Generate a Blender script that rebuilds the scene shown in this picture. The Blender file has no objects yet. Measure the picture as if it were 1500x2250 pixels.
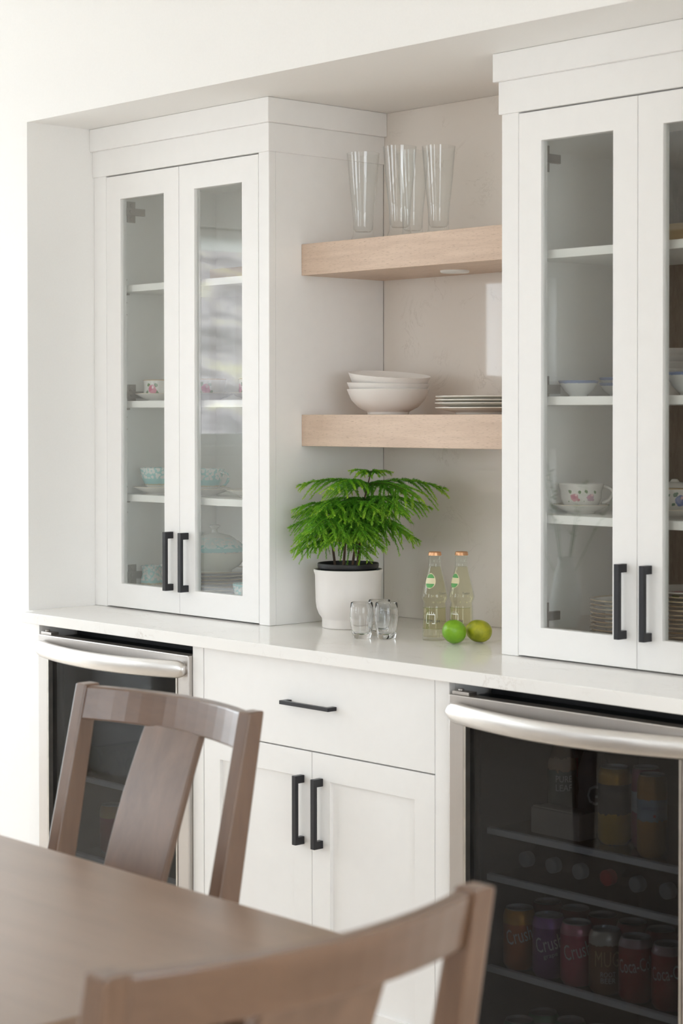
import bpy, bmesh, math, random
from mathutils import Vector, Matrix
R = math.radians
random.seed(7)
sc = bpy.context.scene
COL = sc.collection

# ------------------------------------------------------------------ camera
FW = Vector((-0.7361, 0.6765, -0.01755)).normalized()
RT = Vector((0.6767, 0.7362, -0.00085))
RT = (RT - FW * RT.dot(FW)).normalized()
UP = RT.cross(FW)
cam_d = bpy.data.cameras.new('camera')
cam = bpy.data.objects.new('camera', cam_d)
COL.objects.link(cam)
m = Matrix.Identity(4)
for i in range(3):
    m[i][0] = RT[i]; m[i][1] = UP[i]; m[i][2] = -FW[i]
    m[i][3] = (4.2754, -3.4127, 1.4266)[i]
cam.matrix_world = m
cam_d.sensor_fit = 'AUTO'
cam_d.sensor_width = 36
cam_d.lens = 4266.18 * 36 / 2250
cam_d.shift_y = -136.455 / 2250
cam_d.dof.use_dof = True
cam_d.dof.focus_distance = 4.55
cam_d.dof.aperture_fstop = 5.6
cam_d.clip_start = 0.05
sc.camera = cam

# ------------------------------------------------------------------ world and daylight
w = bpy.data.worlds.new('sky'); sc.world = w
w.use_nodes = True
bgn = w.node_tree.nodes['Background']
bgn.inputs['Color'].default_value = (0.87, 0.935, 1.0, 1)
bgn.inputs['Strength'].default_value = 14.0
sc.view_settings.view_transform = 'Standard'
sc.view_settings.look = 'None'
sc.view_settings.exposure = -0.86
sc.view_settings.gamma = 1.0
sc.view_settings.use_curve_mapping = False
sc.cycles.use_denoising = True
sc.cycles.max_bounces = 14
sc.cycles.diffuse_bounces = 9
sc.cycles.glossy_bounces = 6
sc.cycles.transmission_bounces = 12
sc.cycles.transparent_max_bounces = 32
sc.cycles.sample_clamp_indirect = 8

# window openings: (axis wall, a0, a1, z0, z1); left wall x=-2.2, far wall y=-6.6
LX, FY, CEIL = -2.2, -6.6, 2.75
WIN_LEFT = [(-2.12, -0.70, 0.06, 2.55), (-3.80, -2.40, 1.30, 2.23), (-4.75, -3.88, 1.60, 2.12), (-4.75, -3.88, 0.85, 1.26)]
FILL_FAR = [(-1.2, 0.4, 0.6, 2.45), (2.4, 3.1, 0.6, 2.45)]  # unseen far wall windows, added as frontal fill light
FILL_RIGHT = [(-4.5, -1.9, 0.5, 2.45)]  # unseen window, added to brighten the faces turned to the right
RX = 6.5
def portal(loc, rot, sx, sy):
    l = bpy.data.lights.new('window_portal', 'AREA'); l.shape = 'RECTANGLE'; l.size = sx; l.size_y = sy
    l.cycles.is_portal = True
    o = bpy.data.objects.new('window_portal', l); COL.objects.link(o); o.location = loc; o.rotation_euler = rot
for y0, y1, z0, z1 in WIN_LEFT:
    portal((LX - 0.08, (y0 + y1) / 2, (z0 + z1) / 2), (0, R(-90), 0), z1 - z0, y1 - y0)
for x0, x1, z0, z1 in FILL_FAR:
    portal(((x0 + x1) / 2, FY - 0.08, (z0 + z1) / 2), (R(90), 0, 0), x1 - x0, z1 - z0)

for y0, y1, z0, z1 in FILL_RIGHT:
    portal((RX + 0.08, (y0 + y1) / 2, (z0 + z1) / 2), (0, R(90), 0), z1 - z0, y1 - y0)

# ------------------------------------------------------------------ mesh helpers
class MB:
    def __init__(s): s.v = []; s.f = []
    def add(s, vs, fs):
        n = len(s.v); s.v += [tuple(p) for p in vs]; s.f += [tuple(i + n for i in f) for f in fs]; return s
    def box(s, x0, x1, y0, y1, z0, z1):
        x0, x1 = min(x0, x1), max(x0, x1); y0, y1 = min(y0, y1), max(y0, y1); z0, z1 = min(z0, z1), max(z0, z1)
        return s.add([(x0,y0,z0),(x1,y0,z0),(x1,y1,z0),(x0,y1,z0),(x0,y0,z1),(x1,y0,z1),(x1,y1,z1),(x0,y1,z1)],
                     [(0,3,2,1),(4,5,6,7),(0,1,5,4),(1,2,6,5),(2,3,7,6),(3,0,4,7)])
    def prism(s, poly, z0, z1):            # poly counter-clockwise in xy
        n = len(poly)
        return s.add([(x,y,z0) for x,y in poly] + [(x,y,z1) for x,y in poly],
                     [tuple(range(n-1,-1,-1)), tuple(range(n,2*n))] + [(i,(i+1)%n,(i+1)%n+n,i+n) for i in range(n)])
    def lathe(s, prof, n=40, cx=0, cy=0, cz=0, close=False):
        vs = []; fs = []; k = len(prof); idx = []
        for r, z in prof:
            if r < 1e-6: idx.append([len(vs)] * n); vs.append((cx, cy, cz + z))
            else:
                idx.append(list(range(len(vs), len(vs) + n)))
                vs += [(cx + r*math.cos(2*math.pi*i/n), cy + r*math.sin(2*math.pi*i/n), cz + z) for i in range(n)]
        rng = range(k if close else k - 1)
        for a in rng:
            A, B = idx[a], idx[(a+1) % k]
            for i in range(n):
                j = (i+1) % n
                q = [A[i], A[j], B[j], B[i]]
                q = [q[t] for t in range(4) if q[t] != q[t-1]]
                if len(q) >= 3: fs.append(tuple(q))
        return s.add(vs, fs)
    def tube(s, pts, rad, n=8, cap=True, flat=1.0):
        pts = [Vector(p) for p in pts]; m_ = len(pts)
        rads = rad if isinstance(rad, (list, tuple)) else [rad] * m_
        vs = []; fs = []; prev = None
        for i, p in enumerate(pts):
            t = (pts[min(i+1, m_-1)] - pts[max(i-1, 0)]).normalized()
            if prev is None:
                a = Vector((0,0,1)) if abs(t.z) < .9 else Vector((0,1,0))
            else: a = prev
            u = (a - t * a.dot(t)).normalized(); prev = u; v = t.cross(u)
            for k in range(n):
                th = 2*math.pi*k/n
                vs.append(p + (u*math.cos(th) + v*math.sin(th)*flat) * rads[i])
        for i in range(m_-1):
            for k in range(n):
                l = (k+1) % n
                fs.append((i*n+k, i*n+l, (i+1)*n+l, (i+1)*n+k))
        if cap: fs += [tuple(range(n-1,-1,-1)), tuple(range((m_-1)*n, m_*n))]
        return s.add(vs, fs)
    def loft(s, rings, cap=True):          # rings of equal length
        n = len(rings[0]); vs = [p for r in rings for p in r]; fs = []
        for i in range(len(rings)-1):
            for k in range(n):
                l = (k+1) % n
                fs.append((i*n+k, i*n+l, (i+1)*n+l, (i+1)*n+k))
        if cap: fs += [tuple(range(n-1,-1,-1)), tuple(range((len(rings)-1)*n, len(rings)*n))]
        return s.add(vs, fs)
    def xf(s, mat): s.v = [tuple(mat @ Vector(p)) for p in s.v]; return s

def frame_ring(x0, x1, z0, z1, s, y0, y1, st=None, sb=None):
    """rectangular frame in the xz plane as one piece"""
    st = s if st is None else st; sb = s if sb is None else sb
    O = [(x0, z0), (x1, z0), (x1, z1), (x0, z1)]; I = [(x0+s, z0+sb), (x1-s, z0+sb), (x1-s, z1-st), (x0+s, z1-st)]
    v = [(x, y0, z) for x, z in O] + [(x, y0, z) for x, z in I] + [(x, y1, z) for x, z in O] + [(x, y1, z) for x, z in I]
    f = []
    for i in range(4):
        j = (i+1) % 4
        f += [(i, j, j+4, i+4), (8+i, 12+i, 12+j, 8+j), (i, 8+i, 8+j, j), (4+i, 4+j, 12+j, 12+i)]
    return MB().add(v, f)
def origin_of(o):
    v = Vector((0,0,0))
    while o is not None: v += o.location; o = o.parent
    return v
def obj(name, mb, mat, parent=None, smooth=False, bevel=0.0, local=False, fix=True, seg=2):
    """one mesh object; vertices in world coordinates unless local"""
    me = bpy.data.meshes.new(name)
    me.from_pydata(mb.v, [], mb.f)
    if parent is not None and not local:
        me.transform(Matrix.Translation(-origin_of(parent)))
    if fix:
        bm = bmesh.new(); bm.from_mesh(me)
        bmesh.ops.recalc_face_normals(bm, faces=bm.faces); bm.to_mesh(me); bm.free()
    if smooth:
        me.polygons.foreach_set('use_smooth', [True] * len(me.polygons))
        if smooth != 'all': me.set_sharp_from_angle(angle=R(40))
    me.materials.append(mat)
    o = bpy.data.objects.new(name, me); COL.objects.link(o)
    if parent is not None: o.parent = parent
    if bevel:
        b = o.modifiers.new('bevel', 'BEVEL'); b.width = bevel; b.segments = seg; b.limit_method = 'ANGLE'; b.angle_limit = R(50)
    return o
def tag(o, label, cat, group=None):
    o['label'] = label; o['category'] = cat
    if group: o['group'] = group
    return o
def thing(name, label, cat, loc=(0,0,0), rotz=0, group=None):
    o = bpy.data.objects.new(name, None); COL.objects.link(o)
    o.location = loc; o.rotation_euler = (0,0,rotz); o.empty_display_size = 0.05
    return tag(o, label, cat, group)
def struct(o, label=None, cat=None):
    o['kind'] = 'structure'
    if label: o['label'] = label
    if cat: o['category'] = cat
    return o
def copy_tree(o, parent=None):
    c = o.copy(); COL.objects.link(c)
    if parent is not None: c.parent = parent
    for ch in list(o.children): copy_tree(ch, c)
    return c
def place(o, label, loc=None, rotz=None, group=None):
    c = copy_tree(o); c['label'] = label
    if group: c['group'] = group
    if loc is not None: c.location = loc
    if rotz is not None: c.rotation_euler.z = rotz
    return c

ORD = ('bottom', 'second', 'third', 'fourth', 'fifth', 'sixth', 'seventh', 'eighth', 'ninth', 'tenth', 'eleventh', 'twelfth', 'thirteenth')
def nth(k): return 'lowest' if k == 0 else ORD[k] + ' from the bottom'

# ------------------------------------------------------------------ material helpers
def newmat(name):
    mt = bpy.data.materials.new(name); mt.use_nodes = True
    nt = mt.node_tree; return mt, nt, nt.nodes['Principled BSDF']
def N(nt, t, **kw):
    n = nt.nodes.new(t)
    for k, v in kw.items():
        if hasattr(n, k): setattr(n, k, v)
        else: n.inputs[k].default_value = v
    return n
def plain(name, col, rough=0.4, metal=0.0, spec=0.5, var=0.0, scale=30, bump=0.0):
    mt, nt, b = newmat(name)
    b.inputs['Roughness'].default_value = rough; b.inputs['Metallic'].default_value = metal
    b.inputs['Specular IOR Level'].default_value = spec
    tc = N(nt, 'ShaderNodeTexCoord'); no = N(nt, 'ShaderNodeTexNoise'); no.inputs['Scale'].default_value = scale; no.inputs['Detail'].default_value = 4
    nt.links.new(tc.outputs['Object'], no.inputs['Vector'])
    rp = N(nt, 'ShaderNodeValToRGB')
    rp.color_ramp.elements[0].position = .35; rp.color_ramp.elements[1].position = .65
    rp.color_ramp.elements[0].color = tuple(c*(1-var) for c in col) + (1,)
    rp.color_ramp.elements[1].color = tuple(min(1, c*(1+var)) for c in col) + (1,)
    nt.links.new(no.outputs['Fac'], rp.inputs['Fac']); nt.links.new(rp.outputs['Color'], b.inputs['Base Color'])
    if bump:
        bp = N(nt, 'ShaderNodeBump'); bp.inputs['Strength'].default_value = bump; bp.inputs['Distance'].default_value = .002
        nt.links.new(no.outputs['Fac'], bp.inputs['Height']); nt.links.new(bp.outputs['Normal'], b.inputs['Normal'])
    return mt
def wood(name, c0, c1, stretch, scale=14, rough=.45, dash=None, bump=.15):
    """grain runs along the axis whose stretch value is small"""
    mt, nt, b = newmat(name); b.inputs['Roughness'].default_value = rough
    tc = N(nt, 'ShaderNodeTexCoord'); mp = N(nt, 'ShaderNodeMapping'); mp.inputs['Scale'].default_value = stretch
    nt.links.new(tc.outputs['Object'], mp.inputs['Vector'])
    no = N(nt, 'ShaderNodeTexNoise'); no.inputs['Scale'].default_value = scale; no.inputs['Detail'].default_value = 7; no.inputs['Roughness'].default_value = .62; no.inputs['Distortion'].default_value = .35
    nt.links.new(mp.outputs['Vector'], no.inputs['Vector'])
    rp = N(nt, 'ShaderNodeValToRGB'); rp.color_ramp.elements[0].position = .32; rp.color_ramp.elements[1].position = .68
    rp.color_ramp.elements[0].color = c0 + (1,); rp.color_ramp.elements[1].color = c1 + (1,)
    nt.links.new(no.outputs['Fac'], rp.inputs['Fac'])
    src = rp.outputs['Color']; hsrc = no.outputs['Fac']
    if dash:
        mp2 = N(nt, 'ShaderNodeMapping'); mp2.inputs['Scale'].default_value = dash[0]
        nt.links.new(tc.outputs['Object'], mp2.inputs['Vector'])
        n2 = N(nt, 'ShaderNodeTexNoise'); n2.inputs['Scale'].default_value = dash[1]; n2.inputs['Detail'].default_value = 2
        nt.links.new(mp2.outputs['Vector'], n2.inputs['Vector'])
        r2 = N(nt, 'ShaderNodeValToRGB'); r2.color_ramp.elements[0].position = .60; r2.color_ramp.elements[1].position = .68
        r2.color_ramp.elements[0].color = (0,0,0,1); r2.color_ramp.elements[1].color = (1,1,1,1)
        nt.links.new(n2.outputs['Fac'], r2.inputs['Fac'])
        mx = N(nt, 'ShaderNodeMix', data_type='RGBA'); nt.links.new(r2.outputs['Color'], mx.inputs['Factor'])
        nt.links.new(src, mx.inputs[6]); mx.inputs[7].default_value = dash[2] + (1,); src = mx.outputs[2]
    nt.links.new(src, b.inputs['Base Color'])
    if bump:
        bp = N(nt, 'ShaderNodeBump'); bp.inputs['Strength'].default_value = bump; bp.inputs['Distance'].default_value = .0006
        nt.links.new(hsrc, bp.inputs['Height']); nt.links.new(bp.outputs['Normal'], b.inputs['Normal'])
    return mt
def quartz(name, col, vein, rough=.12, spec=.18):
    mt, nt, b = newmat(name); b.inputs['Roughness'].default_value = rough; b.inputs['Specular IOR Level'].default_value = spec
    tc = N(nt, 'ShaderNodeTexCoord')
    n1 = N(nt, 'ShaderNodeTexNoise'); n1.inputs['Scale'].default_value = 7; n1.inputs['Detail'].default_value = 8; n1.inputs['Roughness'].default_value = .65; n1.inputs['Distortion'].default_value = 1.6
    nt.links.new(tc.outputs['Object'], n1.inputs['Vector'])
    r1 = N(nt, 'ShaderNodeValToRGB'); e = r1.color_ramp.elements
    e[0].position = .485; e[0].color = (0,0,0,1); e[1].position = .5; e[1].color = (1,1,1,1)
    x = e.new(.515); x.color = (0,0,0,1)
    nt.links.new(n1.outputs['Fac'], r1.inputs['Fac'])
    n2 = N(nt, 'ShaderNodeTexNoise'); n2.inputs['Scale'].default_value = 9; n2.inputs['Detail'].default_value = 3
    nt.links.new(tc.outputs['Object'], n2.inputs['Vector'])
    r2 = N(nt, 'ShaderNodeValToRGB'); r2.color_ramp.elements[0].position = .5; r2.color_ramp.elements[1].position = .72
    nt.links.new(n2.outputs['Fac'], r2.inputs['Fac'])
    mu = N(nt, 'ShaderNodeMath', operation='MULTIPLY'); nt.links.new(r1.outputs['Color'], mu.inputs[0]); nt.links.new(r2.outputs['Color'], mu.inputs[1])
    m2 = N(nt, 'ShaderNodeMath', operation='MULTIPLY'); nt.links.new(mu.outputs[0], m2.inputs[0]); m2.inputs[1].default_value = .6
    mx = N(nt, 'ShaderNodeMix', data_type='RGBA'); nt.links.new(m2.outputs[0], mx.inputs['Factor'])
    mx.inputs[6].default_value = col + (1,); mx.inputs[7].default_value = vein + (1,)
    nt.links.new(mx.outputs[2], b.inputs['Base Color'])
    return mt
def pane_mat(name, tint, ior=1.5, rough=0.0):
    mt, nt, b = newmat(name); nt.nodes.remove(b); out = nt.nodes['Material Output']
    fr = N(nt, 'ShaderNodeFresnel'); ge = N(nt, 'ShaderNodeNewGeometry'); mr = N(nt, 'ShaderNodeMapRange')
    nt.links.new(ge.outputs['Backfacing'], mr.inputs['Value']); mr.inputs['To Min'].default_value = ior; mr.inputs['To Max'].default_value = 1/ior
    nt.links.new(mr.outputs[0], fr.inputs['IOR'])      # both faces of the sheet act as air-to-glass
    tr = N(nt, 'ShaderNodeBsdfTransparent'); tr.inputs['Color'].default_value = tint + (1,)
    gl = N(nt, 'ShaderNodeBsdfGlossy'); gl.inputs['Roughness'].default_value = rough
    mx = N(nt, 'ShaderNodeMixShader'); nt.links.new(fr.outputs[0], mx.inputs[0]); nt.links.new(tr.outputs[0], mx.inputs[1]); nt.links.new(gl.outputs[0], mx.inputs[2])
    nt.links.new(mx.outputs[0], out.inputs['Surface'])
    return mt
def glass_mat(name, col=(1,1,1), rough=0.0, ior=1.45):
    mt, nt, b = newmat(name)
    b.inputs['Base Color'].default_value = col + (1,); b.inputs['Transmission Weight'].default_value = 1
    b.inputs['Roughness'].default_value = rough; b.inputs['IOR'].default_value = ior
    return mt
def china(name, base, spots=(), bands=(), lace=None, rough=.12):
    """glazed porcelain; spots: (centre, radius, colour), bands: (z0, z1, colour), in object space; printed pattern"""
    mt, nt, b = newmat(name); b.inputs['Roughness'].default_value = rough; b.inputs['Coat Weight'].default_value = .3
    tc = N(nt, 'ShaderNodeTexCoord'); sp = N(nt, 'ShaderNodeSeparateXYZ'); nt.links.new(tc.outputs['Object'], sp.inputs[0])
    rgb = N(nt, 'ShaderNodeRGB'); rgb.outputs[0].default_value = base + (1,); src = rgb.outputs[0]
    no = N(nt, 'ShaderNodeTexNoise'); no.inputs['Scale'].default_value = 160; no.inputs['Detail'].default_value = 3
    nt.links.new(tc.outputs['Object'], no.inputs['Vector'])
    wob = N(nt, 'ShaderNodeMath', operation='MULTIPLY_ADD'); nt.links.new(no.outputs['Fac'], wob.inputs[0]); wob.inputs[1].default_value = .008; wob.inputs[2].default_value = -.004
    def mix(fac, col):
        nonlocal src
        mx = N(nt, 'ShaderNodeMix', data_type='RGBA'); nt.links.new(fac, mx.inputs['Factor']); nt.links.new(src, mx.inputs[6]); mx.inputs[7].default_value = col + (1,); src = mx.outputs[2]
    for z0, z1, col, wv in bands:
        z = N(nt, 'ShaderNodeMath', operation='MULTIPLY_ADD'); nt.links.new(wob.outputs[0], z.inputs[0]); z.inputs[1].default_value = wv; nt.links.new(sp.outputs[2], z.inputs[2])
        a = N(nt, 'ShaderNodeMath', operation='GREATER_THAN'); nt.links.new(z.outputs[0], a.inputs[0]); a.inputs[1].default_value = z0
        c = N(nt, 'ShaderNodeMath', operation='LESS_THAN'); nt.links.new(z.outputs[0], c.inputs[0]); c.inputs[1].default_value = z1
        d = N(nt, 'ShaderNodeMath', operation='MULTIPLY'); nt.links.new(a.outputs[0], d.inputs[0]); nt.links.new(c.outputs[0], d.inputs[1])
        mix(d.outputs[0], col)
    if lace:
        z0, z1, col, scl = lace
        vo = N(nt, 'ShaderNodeTexVoronoi'); vo.inputs['Scale'].default_value = scl; nt.links.new(tc.outputs['Object'], vo.inputs['Vector'])
        g = N(nt, 'ShaderNodeMath', operation='LESS_THAN'); nt.links.new(vo.outputs['Distance'], g.inputs[0]); g.inputs[1].default_value = .56
        a = N(nt, 'ShaderNodeMath', operation='GREATER_THAN'); nt.links.new(sp.outputs[2], a.inputs[0]); a.inputs[1].default_value = z0
        c = N(nt, 'ShaderNodeMath', operation='LESS_THAN'); nt.links.new(sp.outputs[2], c.inputs[0]); c.inputs[1].default_value = z1
        d = N(nt, 'ShaderNodeMath', operation='MULTIPLY'); nt.links.new(a.outputs[0], d.inputs[0]); nt.links.new(c.outputs[0], d.inputs[1])
        e = N(nt, 'ShaderNodeMath', operation='MULTIPLY'); nt.links.new(d.outputs[0], e.inputs[0]); nt.links.new(g.outputs[0], e.inputs[1])
        mix(e.outputs[0], col)
    for c, r, col in spots:
        vm = N(nt, 'ShaderNodeVectorMath', operation='DISTANCE'); nt.links.new(tc.outputs['Object'], vm.inputs[0]); vm.inputs[1].default_value = c
        ad = N(nt, 'ShaderNodeMath', operation='ADD'); nt.links.new(vm.outputs['Value'], ad.inputs[0]); nt.links.new(wob.outputs[0], ad.inputs[1])
        l = N(nt, 'ShaderNodeMath', operation='LESS_THAN'); nt.links.new(ad.outputs[0], l.inputs[0]); l.inputs[1].default_value = r
        mix(l.outputs[0], col)
    nt.links.new(src, b.inputs['Base Color'])
    return mt
def brushed(name, col, stretch, rough=.28):
    mt, nt, b = newmat(name); b.inputs['Metallic'].default_value = 1; b.inputs['Roughness'].default_value = rough
    tc = N(nt, 'ShaderNodeTexCoord'); mp = N(nt, 'ShaderNodeMapping'); mp.inputs['Scale'].default_value = stretch
    no = N(nt, 'ShaderNodeTexNoise'); no.inputs['Scale'].default_value = 6; no.inputs['Detail'].default_value = 3
    nt.links.new(tc.outputs['Object'], mp.inputs['Vector']); nt.links.new(mp.outputs[0], no.inputs['Vector'])
    rp = N(nt, 'ShaderNodeValToRGB'); rp.color_ramp.elements[0].color = tuple(c*.95 for c in col)+(1,); rp.color_ramp.elements[1].color = tuple(min(1, c*1.05) for c in col)+(1,)
    nt.links.new(no.outputs['Fac'], rp.inputs['Fac']); nt.links.new(rp.outputs['Color'], b.inputs['Base Color'])
    return mt

def lacquer(mt, wgt, rgh):
    b = mt.node_tree.nodes['Principled BSDF']; b.inputs['Coat Weight'].default_value = wgt; b.inputs['Coat Roughness'].default_value = rgh
PAINT = plain('white_lacquer', (.90, .89, .88), .32, var=.006)
INNER = plain('white_interior', (.92, .915, .89), .4, var=.006)
WALL = plain('wall_paint', (.91, .90, .885), .6, var=.006, scale=200)
CEILM = plain('ceiling_paint', (.92, .915, .90), .7, var=.005, scale=200)
QUARTZ = quartz('quartz', (.92, .905, .885), (.66, .61, .56))
SPLASH = quartz('quartz_beige', (.80, .745, .69), (.52, .46, .40), .06, .45)
OAK = wood('oak', (.60, .45, .345), (.71, .55, .43), (.09, .9, 1.0), 60, .45, ((11, 90, 160), 6, (.47, .335, .245)))
BROWN = wood('brown_wood_x', (.120, .062, .034), (.180, .100, .060), (.15, 1, 1), 22, .30)
BROWNV = wood('brown_wood_z', (.120, .062, .034), (.180, .100, .060), (1, 1, .15), 22, .30)
TABLEW = wood('table_wood', (.205, .125, .078), (.275, .175, .115), (.12, 1, 1), 16, .30)
for m_ in (BROWN, BROWNV, TABLEW): lacquer(m_, .6, .32)
FLOORM = wood('floor_wood', (.70, .61, .52), (.79, .70, .60), (.08, 1, 1), 8, .4)
BLACK = plain('black_metal', (.012, .012, .016), .38, .0, var=.1)
WEAVE = wood('brown_weave', (.125, .098, .074), (.185, .150, .118), (1, 1, .25), 120, .7)
STEEL = brushed('stainless', (.53, .50, .475), (150, 150, 1.5), .36)
STEELH = brushed('stainless_handle', (.66, .635, .61), (3, 60, 60), .36)
NICKEL = plain('nickel', (.50, .47, .43), .35, 1.0, var=.1)
PANE = pane_mat('clear_pane', (.975, .985, .98), 1.85)
FPANE = pane_mat('smoked_pane', (.47, .48, .50), 1.36)
WPANE = pane_mat('window_pane', (.97, .98, .98))
GLASS = pane_mat('drinking_glass', (.985, .99, .988), 1.5)
TGLASS = glass_mat('tumbler_glass', ior=1.35)
BGLASS = pane_mat('bottle_glass', (.97, .985, .96), 1.45)
PLASTIC = plain('black_plastic', (.010, .010, .011), .45, var=.1)
DARKIN = plain('fridge_liner', (.055, .055, .058), .5, var=.05)
PORC = plain('white_porcelain', (.80, .765, .735), .3, var=.004)

# ------------------------------------------------------------------ dimensions
ZC, ZS = .92, 2.190
DW, DC, DS, DK, DF = .5915, .381, .2776, .6293, .601
X1, X2, X3 = .72, 1.4775, 2.1975

# ------------------------------------------------------------------ room shell
b = MB().box(LX-.16, 0, -DW, .16, 0, CEIL).box(0, X3, .012, .16, 0, ZS).box(0, X3, -DW, .16, ZS, CEIL).box(X3, 6.6, -DW, .16, 0, CEIL)
struct(obj('wall_back', b, WALL))
struct(obj('floor', MB().box(LX-.16, 6.6, FY-.16, .16, -.1, 0), FLOORM))
struct(obj('ceiling', MB().box(LX-.16, 6.6, FY-.16, .16, CEIL, CEIL+.12), CEILM))
def holed(name, spans, total0, total1, mk):
    """wall built from boxes around rectangular openings (a0,a1,z0,z1)"""
    b = MB(); cols = sorted(set([(a0, a1) for a0, a1, _, _ in spans])); cur = total0
    for a0, a1 in cols:
        mk(b, cur, a0, 0, CEIL); z = 0
        for _, _, z0, z1 in sorted([s for s in spans if s[:2] == (a0, a1)], key=lambda s: s[2]):
            mk(b, a0, a1, z, z0); z = z1
        mk(b, a0, a1, z, CEIL); cur = a1
    mk(b, cur, total1, 0, CEIL)
    return struct(obj(name, b, WALL))
holed('wall_left', WIN_LEFT, FY-.16, -DW, lambda b, a0, a1, z0, z1: b.box(LX-.16, LX, a0, a1, z0, z1))
holed('wall_right', FILL_RIGHT, FY-.16, -DW, lambda b, a0, a1, z0, z1: b.box(RX, RX+.16, a0, a1, z0, z1))
holed('wall_front', FILL_FAR, LX, 6.5, lambda b, a0, a1, z0, z1: b.box(a0, a1, FY-.16, FY, z0, z1))
nwin = 0
def window_left(y0, y1, z0, z1, casing=True):
    global nwin; nwin += 1
    f = MB(); t = .05
    f.box(LX-.12, LX-.06, y0, y0+t, z0, z1).box(LX-.12, LX-.06, y1-t, y1, z0, z1).box(LX-.12, LX-.06, y0+t, y1-t, z0, z0+t).box(LX-.12, LX-.06, y0+t, y1-t, z1-t, z1)
    o = struct(obj('window_%d' % nwin, f, PAINT))
    obj('pane', MB().box(LX-.095, LX-.09, y0+t, y1-t, z0+t, z1-t), WPANE, o)
    if casing:
        obj('casing', MB().box(LX+.0005, LX+.02, y0-.09, y1+.09, z1, z1+.075), PAINT, o, bevel=.003)
        obj('window_sill', MB().box(LX+.0005, LX+.06, y0-.09, y1+.09, z0-.07, z0-.045).box(LX+.0005, LX+.02, y0-.09, y1+.09, z0-.12, z0-.07).box(LX-.16, LX+.03, y0, y1, z0-.044, z0-.001), PAINT, o, bevel=.003)
for i, wn in enumerate(WIN_LEFT): window_left(*wn, casing=(i == 1))
for x0, x1, z0, z1 in FILL_FAR:  # frames for the added fill openings in the far wall
    nwin += 1; f = MB(); t = .06
    f.box(x0, x0+t, FY-.12, FY-.06, z0, z1).box(x1-t, x1, FY-.12, FY-.06, z0, z1).box(x0+t, x1-t, FY-.12, FY-.06, z0, z0+t).box(x0+t, x1-t, FY-.12, FY-.06, z1-t, z1).box((x0+x1)/2-.03, (x0+x1)/2+.03, FY-.12, FY-.06, z0+t, z1-t)
    o = struct(obj('window_%d' % nwin, f, PAINT)); obj('pane', MB().box(x0+t, x1-t, FY-.095, FY-.09, z0+t, z1-t), WPANE, o)
for y0, y1, z0, z1 in FILL_RIGHT:  # frame for the added fill opening in the right wall
    nwin += 1; f = MB(); t = .06
    f.box(RX+.06, RX+.12, y0, y0+t, z0, z1).box(RX+.06, RX+.12, y1-t, y1, z0, z1).box(RX+.06, RX+.12, y0+t, y1-t, z0, z0+t).box(RX+.06, RX+.12, y0+t, y1-t, z1-t, z1)
    for k in (1, 2): ym = y0+(y1-y0)*k/3; f.box(RX+.06, RX+.12, ym-.03, ym+.03, z0+t, z1-t)
    o = struct(obj('window_%d' % nwin, f, PAINT)); obj('pane', MB().box(RX+.09, RX+.095, y0+t, y1-t, z0+t, z1-t), WPANE, o)
blm, nt_, bs_ = newmat('blind_cloth')
tl_ = N(nt_, 'ShaderNodeBsdfTranslucent'); tl_.inputs['Color'].default_value = (.97, .97, .95, 1); mx_ = N(nt_, 'ShaderNodeMixShader'); mx_.inputs[0].default_value = .92
nt_.links.new(bs_.outputs[0], mx_.inputs[1]); nt_.links.new(tl_.outputs[0], mx_.inputs[2]); nt_.links.new(mx_.outputs[0], nt_.nodes['Material Output'].inputs['Surface']); bs_.inputs['Base Color'].default_value = (.85, .85, .82, 1)
bl = tag(obj('roller_blind', MB().box(LX-.045, LX-.042, -3.79, -2.41, 2.135, 2.215), blm), 'rolled up white blind at the top of the reflected window', 'blind')
obj('blind_tube', MB().tube([(LX-.03, -3.79, 2.21), (LX-.03, -2.41, 2.21)], .018, 12), PAINT, bl)
struct(obj('baseboard_left', MB().box(LX, LX+.015, FY, -2.06, .0, .10), PAINT))

# hillside outside the left windows
def hillside():
    mt, nt, bs = newmat('hill_scrub'); bs.inputs['Roughness'].default_value = .9
    tc = N(nt, 'ShaderNodeTexCoord'); mp = N(nt, 'ShaderNodeMapping'); mp.inputs['Rotation'].default_value = (R(40), 0, 0); mp.inputs['Scale'].default_value = (1, .5, 1.3)
    nt.links.new(tc.outputs['Object'], mp.inputs['Vector'])
    n1 = N(nt, 'ShaderNodeTexNoise'); n1.inputs['Scale'].default_value = 1.7; n1.inputs['Detail'].default_value = 6; n1.inputs['Roughness'].default_value = .7
    nt.links.new(mp.outputs[0], n1.inputs['Vector'])
    rp = N(nt, 'ShaderNodeValToRGB'); e = rp.color_ramp.elements
    e[0].position = .3; e[0].color = (.07, .055, .055, 1); e[1].position = .66; e[1].color = (.52, .47, .30, 1)
    x = e.new(.45); x.color = (.20, .17, .17, 1); x = e.new(.56); x.color = (.36, .31, .31, 1)
    nt.links.new(n1.outputs['Fac'], rp.inputs['Fac']); nt.links.new(rp.outputs['Color'], bs.inputs['Base Color'])
    vs = []; fs = []; nx, ny = 24, 40
    for i in range(nx):
        for j in range(ny):
            x = -6.0 - 10.0 * i / (nx-1); ya = .95*x - 1.0; y = ya + (-4.5 - ya) * j / (ny-1)
            z = -.3 + max(0, i-2) ** 1.15 * .125 + random.uniform(-.05, .05)
            vs.append((x, y, z))
    for i in range(nx-1):
        for j in range(ny-1): fs.append((i*ny+j, (i+1)*ny+j, (i+1)*ny+j+1, i*ny+j+1))
    o = obj('hillside', MB().add(vs, fs), mt, smooth='all')
    return struct(o, 'scrubby grey brown hillside outside the window', 'hillside')
hillside()
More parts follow.
